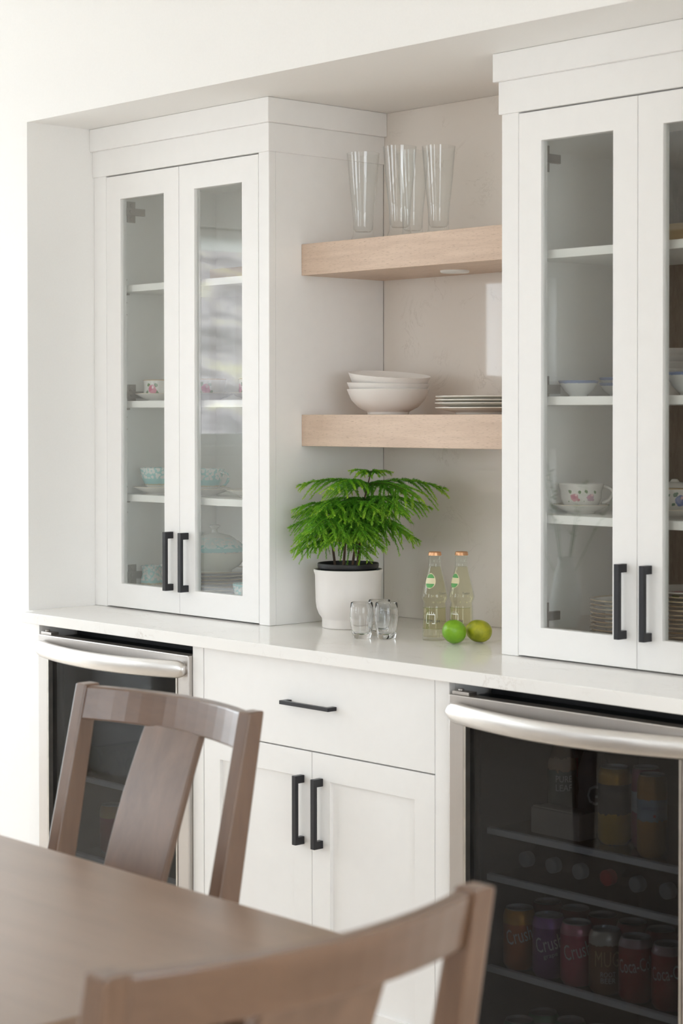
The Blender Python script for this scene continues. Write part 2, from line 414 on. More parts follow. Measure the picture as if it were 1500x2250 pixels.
struct(obj('ground', MB().box(-40, 40, -40, 30, -.6, -.35), plain('bounce_ground', (.66, .65, .62), .9, var=.08, scale=2)), 'ground around the house, made pale to bounce daylight upward', 'ground')  # ground tone made pale so it bounces daylight up to the soffit

# ------------------------------------------------------------------ handles and hinges
def bar_handle(parent, cx, y, zc, length=.150, vertical=True, w=.0125, proj=.0265, leg=.017):
    b = MB(); h = length/2; f = y - proj
    if vertical:
        b.loft([[(cx-w/2, p, z) for p, z in ring] and [(xx, p, z) for p, z in ring] for xx in (cx-w/2, cx+w/2)
                for ring in [[(y, zc-h), (f, zc-h), (f, zc+h), (y, zc+h), (y, zc+h-leg), (f+.009, zc+h-leg), (f+.009, zc-h+leg), (y, zc-h+leg)]]])
    else:
        ring = [(cx-h, y), (cx-h, f), (cx+h, f), (cx+h, y), (cx+h-leg, y), (cx+h-leg, f+.009), (cx-h+leg, f+.009), (cx-h+leg, y)]
        b.loft([[(px, py, zz) for px, py in ring] for zz in (zc-w/2, zc+w/2)])
    o = obj('handle', b, BLACK, parent, bevel=.0008)
    o['label'] = 'matt black bar handle'
    return o
def hinge(parent, xw, zc, ydoor):
    """concealed hinge: plate on the side panel, arm, cup on the door"""
    s = 1
    b = MB().box(xw, xw+.003, ydoor+.045, ydoor+.072, zc-.028, zc+.028)
    b.box(xw+.003, xw+.012, ydoor+.012, ydoor+.098, zc-.0095, zc+.0095)
    b.box(xw+.003, xw+.010, ydoor+.012, ydoor+.03, zc-.028, zc+.028)
    for dz in (-.018, .018):
        t = MB().lathe([(0, .0), (.0055, .0), (.0045, .0022), (0, .0022)], 12)
        t.xf(Matrix.Translation((xw+.003, ydoor+.0585, zc+dz)) @ Matrix.Rotation(R(90), 4, 'Y')); b.add(t.v, t.f)
    t = MB().lathe([(0, 0), (.005, 0), (.004, .002), (0, .002)], 12)
    t.xf(Matrix.Translation((xw+.012, ydoor+.05, zc)) @ Matrix.Rotation(R(90), 4, 'Y')); b.add(t.v, t.f)
    o = obj('hinge', b, NICKEL, parent, bevel=.0008); o['label'] = 'nickel concealed hinge'
    return o

# ------------------------------------------------------------------ glazed wall cabinets
SHELF_Z = (1.219, 1.4665, 1.7725)      # shelf tops
FLOOR_Z = .948
def wall_cabinet(xa, xb, flip, label):
    """flip: free side panel on the right (left cabinet) or the left (right cabinet)"""
    t = thing('wall_cabinet', label, 'cabinet', ((xa+xb)/2, -DC/2, ZC+.0005), group='glazed wall cabinets')
    ff = .0385; fo = .055 if flip else .047
    lf, rf = (fo, ff) if flip else (fo, ff)
    d0, d1 = xa+lf+.0015, xb-rf-.0015; dm = (d0+d1)/2
    back = -DC+.0215
    z0 = ZC+.0005
    # carcass
    obj('side_panel', MB().box(xa, xa+.018, back, -.001, z0, ZS-.001), PAINT, t)
    obj('side_panel', MB().box(xb-.018, xb, back, -.001, z0, ZS-.001), PAINT, t)
    obj('back_panel', MB().box(xa+lf+.004, xb-rf-.004, -.0118, -.003, FLOOR_Z-.02, 2.065), INNER if flip else WEAVE, t)
    inner = MB().box(xa+.0185, xa+lf+.003, back, -.004, z0+.001, 2.12).box(xb-rf-.003, xb-.0185, back, -.004, z0+.001, 2.12)
    inner.box(xa+lf+.003, xb-rf-.003, back, -.012, FLOOR_Z-.02, FLOOR_Z).box(xa+lf+.003, xb-rf-.003, back, -.012, 2.045, 2.065)
    obj('interior_lining', inner, INNER, t)
    # face frame
    obj('stile', MB().box(xa, xa+lf, -DC, back, z0, 2.0625), PAINT, t, bevel=.0015)
    obj('stile', MB().box(xb-rf, xb, -DC, back, z0, 2.0625), PAINT, t, bevel=.0015)
    # fascia and crown return round the free side
    fe, ce = .005, .014
    a, c = (0, fe) if flip else (fe, 0)
    a2, c2 = (0, ce) if flip else (ce, 0)
    xr = xb
    obj('fascia', MB().box(xa-a, xr+c, -DC-fe, -.001, 2.0615, ZS-.06), PAINT, t, bevel=.0012)
    obj('crown', MB().box(xa-a2, xr+c2, -DC-ce, -.001, ZS-.06, ZS-.0005), PAINT, t, bevel=.0015)
    # doors
    zb, zt = .9235, 2.0585; s = .062
    for k, (e0, e1) in enumerate(((d0, dm-.00075), (dm+.00075, d1))):
        yb = -DC+.020; f = frame_ring(e0, e1, zb, zt, s, -DC, yb)
        door = obj('door', f, PAINT, t, bevel=.0008)
        g = obj('glass_pane', MB().box(e0+s-.004, e1-s+.004, -DC+.0075, -DC+.0115, zb+s-.004, zt-s+.004), PANE, door)
        g['label'] = 'clear glass door pane'
        hx = dm + (-.0315 if k == 0 else .0315)
        bar_handle(door, hx, -DC, 1.0565)
        if k == 0:
            for hz in (1.972, 1.483, 1.0):
                hinge(door, xa+lf+.003, hz, yb)
    # shelves with pins, pin holes on the left lining
    for zt_ in SHELF_Z:
        obj('shelf', MB().box(xa+lf+.004, xb-rf-.004, -DC+.035, -.014, zt_-.018, zt_), INNER, t, bevel=.0008)
    hx = xa+lf+.003
    k = 0
    for zs in SHELF_Z:
        for dz in (-.075, -.043, .018, ) if zs != SHELF_Z[0] else (-.05, .018):
            c = MB().lathe([(0, .0), (.0025, 0), (.0025, .0006), (0, .0006)], 8)
            c.xf(Matrix.Translation((hx, -.318, zs+dz)) @ Matrix.Rotation(R(90), 4, 'Y'))
            obj('pin_hole', c, NICKEL, t)
        c = MB().tube([(hx, -.318, zs-.021), (hx+.012, -.318, zs-.021)], .0028, 8)
        obj('shelf_pin', c, NICKEL, t)
    return t
cabL = wall_cabinet(.0005, X1, True, 'white wall cabinet with glass doors holding rose and turquoise teacups, beside the plant')
cabR = wall_cabinet(X2, X3-.0005, False, 'white wall cabinet with glass doors holding blue bowls and plate stacks, beside the limes')

# ------------------------------------------------------------------ backsplash, countertop, floating shelves
tag(obj('backsplash', MB().box(X1+.0005, X2-.0005, 0, .0115, ZC+.0005, ZS-.0005), SPLASH), 'pale veined quartz backsplash panel behind the floating shelves', 'backsplash')
poly = [(.0005, .0115), (.0005, -DW-.0005), (.026, -DW-.0005), (.026, -DK), (X3-.01, -DK), (X3-.01, -DW-.0005), (X3-.0005, -DW-.0005), (X3-.0005, .0115)]
tag(obj('countertop', MB().prism(poly, ZC-.0275, ZC), QUARTZ, bevel=.0018), 'long pale quartz countertop running over both drinks fridges', 'countertop')
S1 = (1.7683, 1.8444); S2 = (1.3529, 1.4294)
def floating_shelf(z0, z1, label):
    return tag(obj('floating_shelf', MB().box(X1+.0005, X2-.0005, -DS, -.0005, z0, z1), OAK, bevel=.001), label, 'shelf', 'floating oak shelves')
sh1 = floating_shelf(*S1, 'thick pale oak floating shelf carrying the tall beer glasses')
sh2 = floating_shelf(*S2, 'thick pale oak floating shelf carrying white bowls and plates')
pl = MB().lathe([(0, 0), (.031, 0), (.0335, .001), (.0345, .004), (.0345, .006), (0, .006)], 40, 1.085, -.118, S1[0]-.0055)
o = obj('puck_light', pl, plain('puck_white', (.82, .82, .80), .4, var=.01), sh1, smooth=True); o['label'] = 'round white puck light, switched off'

# ------------------------------------------------------------------ base run
DT = .020                                   # door thickness
YF = -DF                                    # front of base doors
def base_cabinet():
    xa, xb = .700, 1.5385
    t = thing('base_cabinet', 'white base cabinet with a wide drawer above two panelled doors', 'cabinet', ((xa+xb)/2, -.3, 0))
    zt = ZC-.0275-.0008
    obj('carcass', MB().box(xa+.001, xa+.019, YF+.021, .0, .0, zt).box(xb-.019, xb-.001, YF+.021, .0, 0, zt).box(xa+.019, xb-.019, -.01, 0, .1, zt)
        .box(xa+.019, xb-.019, YF+.021, -.01, .10, .118).box(xa+.019, xb-.019, YF+.021, YF+.10, zt-.02, zt), PAINT, t)
    obj('toe_kick', MB().box(xa+.019, xb-.019, YF+.07, YF+.085, 0, .1), PAINT, t)
    obj('filler', MB().box(xa+.001, .7405, YF, YF+.021, .0, zt), PAINT, t, bevel=.001)
    obj('filler', MB().box(1.4975, xb-.001, YF, YF+.021, .0, zt), PAINT, t, bevel=.001)
    d0, d1 = .7435, 1.4955; dm = (d0+d1)/2; zs = .694
    dr = obj('drawer_front', MB().box(d0, d1, YF, YF+DT, zs+.0015, zt-.003), PAINT, t, bevel=.001)
    bar_handle(dr, dm+.0005, YF, .796, .160, vertical=False, w=.0085, proj=.026, leg=.013)
    for k, (e0, e1) in enumerate(((d0, dm-.001), (dm+.001, d1))):
        s = .058; zb = .105; z1 = zs-.0015; f = frame_ring(e0, e1, zb, z1, s, YF, YF+DT)
        d = obj('door', f, PAINT, t, bevel=.0008)
        obj('door_panel', MB().box(e0+s-.003, e1-s+.003, YF+.0085, YF+.0155, zb+s-.003, z1-s+.003), PAINT, d)
        bar_handle(d, dm + (-.0305 if k == 0 else .0305), YF, .5635, .152)
    return t
base_cabinet()
def end_panel(xa, xb, label):
    return tag(obj('end_panel', MB().box(xa, xb, YF, -.001, 0, ZC-.0285), PAINT, bevel=.001), label, 'panel')
end_panel(.012, .0625, 'white filler panel between the wall and the empty looking fridge')
end_panel(2.1745, X3-.002, 'white filler panel at the far side of the full drinks fridge')

def fridge(xa, label, shelves):
    W = .625; xb = xa+W
    t = thing('drinks_fridge', label, 'fridge', ((xa+xb)/2, -.3, 0), group='under counter drinks fridges')
    yd = -.613; ydb = yd+.045           # door front / back
    zt = .866; zb = .065; top = .852
    bx0, bx1 = xa+.012, xb-.012
    obj('body', MB().box(bx0, bx0+.03, ydb+.006, -.03, .05, top).box(bx1-.03, bx1, ydb+.006, -.03, .05, top).box(bx0+.03, bx1-.03, -.06, -.03, .05, top)
        .box(bx0+.03, bx1-.03, ydb+.006, -.06, .05, .08).box(bx0+.03, bx1-.03, ydb+.006, -.06, top-.03, top), DARKIN, t)
    obj('top_cover', MB().box(bx0, bx1, -.59, -.03, top+.001, top+.006).box(bx0, bx1, -.50, -.47, top+.006, ZC-.029), PLASTIC, t)
    for fx in (bx0+.04, bx1-.08): obj('foot', MB().lathe([(0, 0), (.018, 0), (.018, .05), (0, .05)], 12, fx+.02, -.5, 0), PLASTIC, t)
    s = .042; f = frame_ring(xa, xb, zb, zt, s, yd, ydb-.012, st=s-.006)
    d = obj('door', f, STEEL, t, bevel=.0025)
    obj('gasket', MB().box(xa+.004, xa+.035, ydb-.012, ydb+.006, zb, zt-.004).box(xb-.035, xb-.004, ydb-.012, ydb+.006, zb, zt-.004).box(xa+.035, xb-.035, ydb-.012, ydb+.006, zt-.04, zt-.004).box(xa+.035, xb-.035, ydb-.012, ydb+.006, zb, zb+.04), PLASTIC, d)
    g = obj('glass_pane', MB().box(xa+s-.003, xb-s+.003, yd+.012, yd+.016, zb+s-.003, zt-s+.008), FPANE, d); g['label'] = 'smoked glass door pane'
    for q in ((xa+s, xa+s+.006, zb+s, zt-s+.006), (xb-s-.006, xb-s, zb+s, zt-s+.006)):
        obj('trim_strip', MB().box(q[0], q[1], yd-.001, yd+.012, q[2], q[3]), NICKEL, d)
    # bowed handle
    rings = []; n = 28
    for i in range(n+1):
        u = .5-.5*math.cos(math.pi*i/n); x = xa+.004+(W-.012)*u
        e = 1-(2*u-1)**2; bow = .004+.046*e
        end = min(1, min(u, 1-u)/.04); hh = .0215*(.35+.65*math.sqrt(max(.0, 1-(1-end)**2)))
        yc = yd-bow; zc = .8335-.004*e; ring = []
        for k in range(14):
            th = 2*math.pi*k/14
            ring.append((x, yc-.0 + .0105*math.cos(th)*(1 if math.cos(th) < 0 else .8), zc+hh*math.sin(th)))
        rings.append(ring)
    h = MB().loft(rings)
    o = obj('handle', h, STEELH, d, smooth='all'); o['label'] = 'bowed brushed steel handle'
    # hinge cap
    obj('hinge_cap', MB().box(xa+.004, xa+.05, yd+.006, yd+.03, zt, zt+.007).lathe([(0, 0), (.006, 0), (.006, .004), (0, .004)], 12, xa+.018, yd+.018, zt+.007), STEEL, d, bevel=.001)
    for z in shelves:
        sh = obj('shelf', MB().box(bx0+.031, bx1-.031, -.535, -.08, z-.006, z), pane_mat('shelf_glass', (.75, .78, .78)), t)
        o = obj('shelf_trim', MB().box(bx0+.031, bx1-.031, -.547, -.535, z-.009, z+.004), plain('shelf_trim', (.78, .80, .80), .35, .0, var=.02), sh, bevel=.001)
    return t
FL = .075; FR = 1.5475
fridge(FL, 'steel drinks fridge with a nearly empty dark interior, beside the end wall', (.50, .30))
fridge(FR, 'steel drinks fridge stocked with soda cans, under the limes', (.590, .496, .310))


# ------------------------------------------------------------------ dining table and chairs
def dining_table():
    x0, x1, y0, y1 = .05, 2.50, -2.752, -1.724
    t = thing('dining_table', 'brown wooden dining table with a plain rounded-edge top', 'table', ((x0+x1)/2, (y0+y1)/2, 0))
    poly = []; r = .05
    for cx, cy, a0 in ((x1-r, y1-r, 0), (x0+r, y1-r, 90), (x0+r, y0+r, 180), (x1-r, y0+r, 270)):
        for k in range(7): a = R(a0+15*k); poly.append((cx+r*math.cos(a), cy+r*math.sin(a)))
    obj('table_top', MB().prism(poly, .728, .76), TABLEW, t, bevel=.006, seg=3)
    for q in ((x0+.12, x1-.12, y0+.12, y0+.142), (x0+.12, x1-.12, y1-.142, y1-.12), (x0+.12, x0+.142, y0+.142, y1-.142), (x1-.142, x1-.12, y0+.142, y1-.142)):
        obj('apron', MB().box(q[0], q[1], q[2], q[3], .645, .7275), BROWN, t)
    for lx in (x0+.08, x1-.15):
        for ly in (y0+.08, y1-.15):
            obj('leg', MB().loft([[(lx+e, ly+e, 0), (lx+.07-e, ly+e, 0), (lx+.07-e, ly+.07-e, 0), (lx+e, ly+.07-e, 0)] if z == 0 else
                                  [(lx, ly, z), (lx+.07, ly, z), (lx+.07, ly+.07, z), (lx, ly+.07, z)] for z, e in ((0, .012), (.45, 0), (.7275, 0))]), BROWNV, t, bevel=.003)
dining_table()

def dining_chair():
    t = thing('dining_chair', '', 'chair', group='dining chairs at the brown table')
    H = .96; hw = .237; pw = .029
    def yf(z):      # front face of the raked back posts
        if z >= .44: return .22 - .062*(H-z)/.281
        return yf(.44) + .05*(.44-z)/.44
    def yr(z):
        if z >= .44: return yf(z) + .031 + .024*(H-z)/.52
        return yf(z) + .055 - .012*(.44-z)/.44
    zs = (0, .15, .30, .44, .55, .68, .80, .90, H)
    for sgn in (-1, 1):
        rings = []
        for z in zs:
            xo, xi = sgn*(hw - (.012 if z > .44 else .012)*0), sgn*(hw-pw)
            rings.append([(xo, yf(z), z), (xi, yf(z), z), (xi, yr(z), z), (xo, yr(z), z)])
        obj('post', MB().loft(rings), BROWNV, t, bevel=.003, local=True)
    def rail(name, z0, z1, bow, th, n=14):
        rings = []
        for i in range(n+1):
            u = -1+2*i/n; x = u*(hw-pw+.003); dy = bow*(1-u*u)
            rings.append([(x, yf(z0)+.004+dy, z0), (x, yf(z0)+.004+th+dy, z0), (x, yf(z1)+.004+th+dy, z1), (x, yf(z1)+.004+dy, z1)])
        return obj(name, MB().loft(rings), BROWN, t, bevel=.003, local=True)
    rail('top_rail', .900, .9565, .040, .022)
    rail('lower_rail', .53, .575, .0, .02)
    rings = []
    for i in range(15):
        v = i/14; z = .57+(.905-.57)*v; off = .003+.039*v**1.8
        hwid = .075+.005*math.sin(math.pi*v)
        rings.append([(-hwid, yf(z)+off, z), (hwid, yf(z)+off, z), (hwid, yf(z)+off+.014, z), (-hwid, yf(z)+off+.014, z)])
    obj('splat', MB().loft(rings), BROWNV, t, bevel=.002, local=True, smooth=True)
    poly = [(-.235, -.27), (.235, -.27), (.205, .105), (-.205, .105)]
    obj('seat', MB().prism(poly, .435, .475), plain('seat_pad', (.20, .15, .11), .7, var=.1, scale=90), t, bevel=.012, seg=3, local=True)
    for sgn in (-1, 1):
        obj('apron', MB().loft([[(sgn*.215, -.235, z), (sgn*.195, -.235, z), (sgn*.195, .10, z), (sgn*.208, .10, z)] for z in (.375, .434)]), BROWN, t, local=True)
        obj('leg', MB().loft([[(sgn*.225-d, -.255+e, z), (sgn*.225+d, -.255+e, z), (sgn*.225+d, -.22-e*0, z), (sgn*.225-d, -.22, z)] for z, d, e in ((0, .013, .006), (.375, .02, 0), (.434, .02, 0))]), BROWNV, t, bevel=.003, local=True)
    obj('apron', MB().box(-.195, .195, -.245, -.225, .375, .434), BROWN, t, local=True)
    return t
chair = dining_chair()
chair.location = (1.700, -1.68, 0)
chair['label'] = 'brown wooden dining chair tucked in between the table and the cabinets'
place(chair, 'brown wooden dining chair pushed up to the end of the table', (2.715, -2.238, 0), R(-90))

# ------------------------------------------------------------------ tall beer glasses
def lathe_thing(name, prof, mat, n=48, close=True):
    return obj(name, MB().lathe(prof, n, close=close), mat, smooth=True)
PIL_H = .2125
pil = [(0, .000), (.030, .000), (.0305, .004), (.0275, .010), (.0245, .018), (.0240, .028), (.0252, .06), (.0275, .085), (.0295, .10), (.0335, .14), (.0375, .19), (.0395, PIL_H),
       (.0382, PIL_H), (.0362, .19), (.0322, .14), (.0282, .10), (.0262, .085), (.0238, .06), (.0226, .030), (.018, .024), (0, .023)]
pint = lathe_thing('beer_glass', pil, GLASS, close=False)
tag(pint, 'tall flared beer glass at the end of the row, by the cabinet side panel', 'glass', 'tall beer glasses on the oak shelf')
pint.location = (.863, -.205, S1[1]+.0005)
place(pint, 'tall flared beer glass standing in front of another beer glass', (1.004, -.220, S1[1]+.0005))
place(pint, 'tall flared beer glass half hidden behind its neighbour', (.966, -.140, S1[1]+.0005))
place(pint, 'tall flared beer glass standing alone by the right-hand cabinet', (1.070, -.157, S1[1]+.0005))

# ------------------------------------------------------------------ bowls and plates on the oak shelf
bw = [(0, .004), (.043, .004), (.047, 0), (.0495, 0), (.051, .006), (.072, .017), (.088, .034), (.0975, .055), (.0995, .060), (.0985, .061), (.0965, .057), (.086, .037), (.070, .021), (.05, .010), (0, .009)]
bowl = lathe_thing('bowl', bw, PORC, 64, False); tag(bowl, 'white porcelain bowl at the bottom of its stack of three', 'bowl', 'stacked white bowls on the oak shelf')
bc = (.905, -.163)
bowl.location = (bc[0], bc[1], S2[1]+.0005)
c = place(bowl, 'white porcelain bowl in the middle of its stack of three', (bc[0]-.002, bc[1]+.001, S2[1]+.0150)); c.rotation_euler = (R(0), R(1.6), 0)
c = place(bowl, 'white porcelain bowl tilted on top of its stack of three', (bc[0]-.002, bc[1]+.002, S2[1]+.0365)); c.rotation_euler = (R(1.5), R(6.3), 0)
pp = [(0, .003), (.082, .003), (.084, 0), (.0865, 0), (.088, .004), (.100, .0065), (.128, .013), (.1335, .0145), (.1335, .0162), (.128, .0158), (.100, .0098), (.082, .006), (0, .006)]
plate = lathe_thing('plate', pp, plain('cream_porcelain', (.80, .765, .70), .25, var=.004), 72, False)
tag(plate, 'cream dinner plate at the bottom of the stack beside the white bowls', 'plate', 'cream plates on the oak shelf')
pc = (1.235, -.146)
plate.location = (pc[0], pc[1], S2[1]+.0005)
for k, (dz, lab) in enumerate(((.0105, 'cream dinner plate second from the bottom beside the white bowls'), (.0180, 'cream dinner plate second from the top beside the white bowls'), (.0255, 'cream dinner plate on top of the stack beside the white bowls'))):
    place(plate, lab, (pc[0]+.001*k, pc[1], S2[1]+.0005+dz))

# ------------------------------------------------------------------ counter: planter, plant, tumblers, bottles, limes
PC = Vector((.866, -.258, ZC+.0004))
prof = [(0, .0), (.0605, 0), (.0625, .002), (.0628, .020), (.0640, .024), (.0700, .032), (.0755, .046), (.0780, .062), (.0790, .095), (.0795, .126), (.0825, .134), (.0830, .138), (.0815, .140),
        (.0780, .138), (.0765, .126), (.075, .06), (.066, .036), (.055, .03), (0, .028)]
pt = lathe_thing('planter', prof, plain('matt_white_ceramic', (.80, .765, .74), .42, var=.006), 72, False)
tag(pt, 'white ceramic footed planter holding the little pine', 'planter'); pt.location = PC

def needle_tri(mb, cols, base, d, side, ln, wd, tint):
    n0 = len(mb.v)
    mid = base + d*ln*.5 + Vector((0,0,.06*ln))
    mb.v += [tuple(base - side*wd*.5), tuple(base + side*wd*.5), tuple(mid + side*wd*.4), tuple(mid - side*wd*.4), tuple(base + d*ln)]
    mb.f += [(n0, n0+1, n0+2, n0+3), (n0+3, n0+2, n0+4)]
    cols += [tint]*5
def branch_mesh(seed, L, tipbright):
    rnd = random.Random(seed); mb = MB(); cols = []
    def shoot(p0, d0, ln, droop, r0, t0, t1):
        pts = []; n = 7
        for i in range(n+1):
            u = i/n
            pts.append(Vector(p0) + Vector(d0)*ln*u + Vector((0,0,-droop*ln*u*u)))
        k0 = len(mb.v); mb.tube(pts, [r0*(1-.7*i/n) for i in range(n+1)], 5); 
        cols.extend([(.10+.25*t0, .6)]*(len(mb.v)-k0))
        steps = max(5, int(ln/.0017))
        for s_ in range(steps):
            u = (s_+.5)/steps; f = u*n; i = min(n-1, int(f)); p = pts[i].lerp(pts[i+1], f-i)
            tg = (pts[i+1]-pts[i]).normalized()
            a = Vector((0,0,1)); u1 = (a - tg*a.dot(tg)).normalized(); v1 = tg.cross(u1)
            for q in range(5):
                th = rnd.uniform(0, 2*math.pi)
                out = u1*math.cos(th)+v1*math.sin(th)
                d = (tg*rnd.uniform(.75, 1.0)+out*.75).normalized()
                needle_tri(mb, cols, p, d, tg.cross(d).normalized(), rnd.uniform(.0070, .0105)*(1-.4*u), .0014, (t0+(t1-t0)*u+rnd.uniform(-.08, .08), 0))
        return pts
    dr = rnd.uniform(.34, .50)
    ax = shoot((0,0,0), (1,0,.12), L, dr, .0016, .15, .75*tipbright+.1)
    m_ = int(L/.0098)
    for k in range(1, m_):
        u = k/m_; f = u*7; i = min(6, int(f)); p = ax[i].lerp(ax[i+1], f-i)
        sgn = 1 if k % 2 else -1
        ln = (.058*math.sin(math.pi*min(1, .18+.85*u))+.010)*(L/.16)*rnd.uniform(.85, 1.15)
        ang = R(rnd.uniform(42, 60))
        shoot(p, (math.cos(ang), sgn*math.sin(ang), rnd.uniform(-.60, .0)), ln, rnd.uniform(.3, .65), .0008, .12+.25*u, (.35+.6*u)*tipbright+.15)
    me = bpy.data.meshes.new('branch'); me.from_pydata(mb.v, [], mb.f)
    at = me.color_attributes.new('tip', 'FLOAT_COLOR', 'POINT')
    for i, (t, wv) in enumerate(cols): at.data[i].color = (max(0, min(1, t)), wv, 0, 1)
    return me
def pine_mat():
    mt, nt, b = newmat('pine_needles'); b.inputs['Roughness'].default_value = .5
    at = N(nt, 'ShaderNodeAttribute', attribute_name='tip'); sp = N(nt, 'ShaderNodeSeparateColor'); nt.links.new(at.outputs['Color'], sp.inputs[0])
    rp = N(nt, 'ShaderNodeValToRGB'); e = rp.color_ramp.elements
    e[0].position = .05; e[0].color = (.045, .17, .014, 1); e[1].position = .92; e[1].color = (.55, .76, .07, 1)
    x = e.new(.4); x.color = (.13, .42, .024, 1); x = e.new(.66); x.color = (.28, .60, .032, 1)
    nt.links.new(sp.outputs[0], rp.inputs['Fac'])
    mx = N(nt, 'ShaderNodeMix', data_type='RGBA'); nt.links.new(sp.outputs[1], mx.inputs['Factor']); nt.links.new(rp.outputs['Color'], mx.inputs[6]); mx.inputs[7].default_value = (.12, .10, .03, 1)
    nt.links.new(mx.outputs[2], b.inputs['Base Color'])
    b.inputs['Subsurface Weight'].default_value = 0
    tl = N(nt, 'ShaderNodeBsdfTranslucent'); nt.links.new(mx.outputs[2], tl.inputs['Color'])
    ms = N(nt, 'ShaderNodeMixShader'); ms.inputs[0].default_value = .3
    nt.links.new(b.outputs[0], ms.inputs[1]); nt.links.new(tl.outputs[0], ms.inputs[2]); nt.links.new(ms.outputs[0], nt.nodes['Material Output'].inputs['Surface'])
    return mt
def pine():
    base = PC + Vector((0, 0, .0285))
    t = thing('potted_pine', 'small bright green Norfolk pine in a black nursery pot', 'plant', base)
    pot = [(0, 0), (.052, 0), (.054, .002), (.068, .112), (.0725, .114), (.0735, .119), (.0735, .1245), (.0725, .126), (.070, .1255), (.0685, .117), (.058, .02), (0, .016)]
    obj('nursery_pot', MB().lathe(pot, 64), PLASTIC, t, smooth=True, local=True)
    rnd = random.Random(3); vs = []; fs = []; nr, na = 8, 30
    for i in range(nr+1):
        for j in range(na):
            r = .0675*i/nr; a = 2*math.pi*j/na
            x, y = r*math.cos(a), r*math.sin(a)
            hump = .019*math.exp(-(((x-.035)**2+(y-.027)**2)/.0006))
            vs.append((x, y, .108+hump+rnd.uniform(-.002, .003)))
    for i in range(nr):
        for j in range(na): fs.append((i*na+j, i*na+(j+1) % na, (i+1)*na+(j+1) % na, (i+1)*na+j))
    obj('soil', MB().add(vs, fs), plain('soil', (.012, .009, .007), .95, var=.5, scale=300, bump=.6), t, local=True, fix=False)
    BARK = plain('stem_bark', (.09, .05, .028), .7, var=.3, scale=80); NE = pine_mat()
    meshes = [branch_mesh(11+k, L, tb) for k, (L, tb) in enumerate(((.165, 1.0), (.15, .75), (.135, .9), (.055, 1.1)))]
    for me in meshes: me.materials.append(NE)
    rt = Vector((RT.x, RT.y, 0)).normalized(); fw = Vector((FW.x, FW.y, 0)).normalized()
    fa = math.degrees(math.atan2(rt.y, rt.x))
    z0 = .105
    # stems: base and top offsets along the picture's right / depth, top height; whorls: (fraction, branch count, size, pitch)
    stems = [((.008, -.012), (.055, -.005), .240, ((.985, 6, 'tip', 14), (.86, 6, 0, 12), (.72, 6, 1, 6), (.52, 5, 2, 0))),
             ((-.012, -.006), (-.012, -.02), .165, ((.97, 6, 2, 12), (.78, 6, 1, 4), (.56, 5, 2, -2))),
             ((-.030, .012), (-.036, .022), .150, ((.95, 5, 1, 10), (.70, 6, 2, 2), (.50, 4, 2, -4))),
             ((.020, .018), (.030, .045), .165, ((.95, 5, 1, 6), (.70, 5, 2, 0)))]
    for si, ((b0, d0), (b1, d1), h, wh) in enumerate(stems):
        P0 = rt*b0+fw*d0+Vector((0,0,z0)); P1 = rt*b1+fw*d1+Vector((0,0,z0+h))
        obj('stem', MB().tube([P0, P0.lerp(P1, .5)+rt*.006*(1 if si % 2 else -1), P1], [.0034, .0026, .0014], 7), BARK, t, local=True, smooth=True)
        for wi, (fr, cnt, kind, pitch) in enumerate(wh):
            p = P0.lerp(P1, fr); off = rnd.uniform(0, 60)
            for k in range(cnt):
                a = off+360*k/cnt+rnd.uniform(-12, 12)
                if si == 0 and wi == 1: a = (fa+4, fa+60, fa+118, fa+176, fa+235, fa-52)[k]
                dvec = Vector((math.cos(R(a)), math.sin(R(a)), 0))
                wp = Vector((base.x, base.y, 0)) + p
                mi = 3 if kind == 'tip' else kind
                L = (.165, .15, .135, .055)[mi]
                s = rnd.uniform(.80, 1.12)
                if si == 0 and wi == 1: s = (1.12, 1.0, .9, 1.0, .95, 1.08)[k]
                # the cabinet side and the backsplash stand close: shorten branches that would poke into them
                lim = 9
                if dvec.x < -.05: lim = min(lim, (wp.x - X1 - .034)/-dvec.x)
                if dvec.y > .05: lim = min(lim, (-.010 - wp.y)/dvec.y)
                s = min(s, max(.35, lim/(L*1.0)))
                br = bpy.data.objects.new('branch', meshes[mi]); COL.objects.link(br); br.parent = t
                br.location = p; br.scale = (s, s, s)
                br.rotation_euler = (R(rnd.uniform(-8, 8)), R(-pitch-rnd.uniform(-5, 5)), R(a))
    return t
pine()

def tumbler():
    H = .0815
    pr = [(0, 0), (.0190, 0), (.0205, .002), (.0222, .010), (.0248, .025), (.0268, .042), (.0272, .054), (.0264, .068), (.0250, H-.001), (.0244, H), (.0238, H-.001), (.0250, .068), (.0256, .054), (.0250, .042), (.0226, .025), (.0190, .013), (.010, .0095), (0, .009)]
    return lathe_thing('tumbler', pr, TGLASS, 56, False)
tm = tumbler(); tm.location = (1.056, -.392, ZC+.0004); tag(tm, 'small clear tumbler in front of the planter', 'glass', 'empty tumblers on the counter')
place(tm, 'small clear tumbler beside the planter, next to two other tumblers', (1.100, -.356, ZC+.0004))
place(tm, 'small clear tumbler standing behind the other two', (1.041, -.322, ZC+.0004))

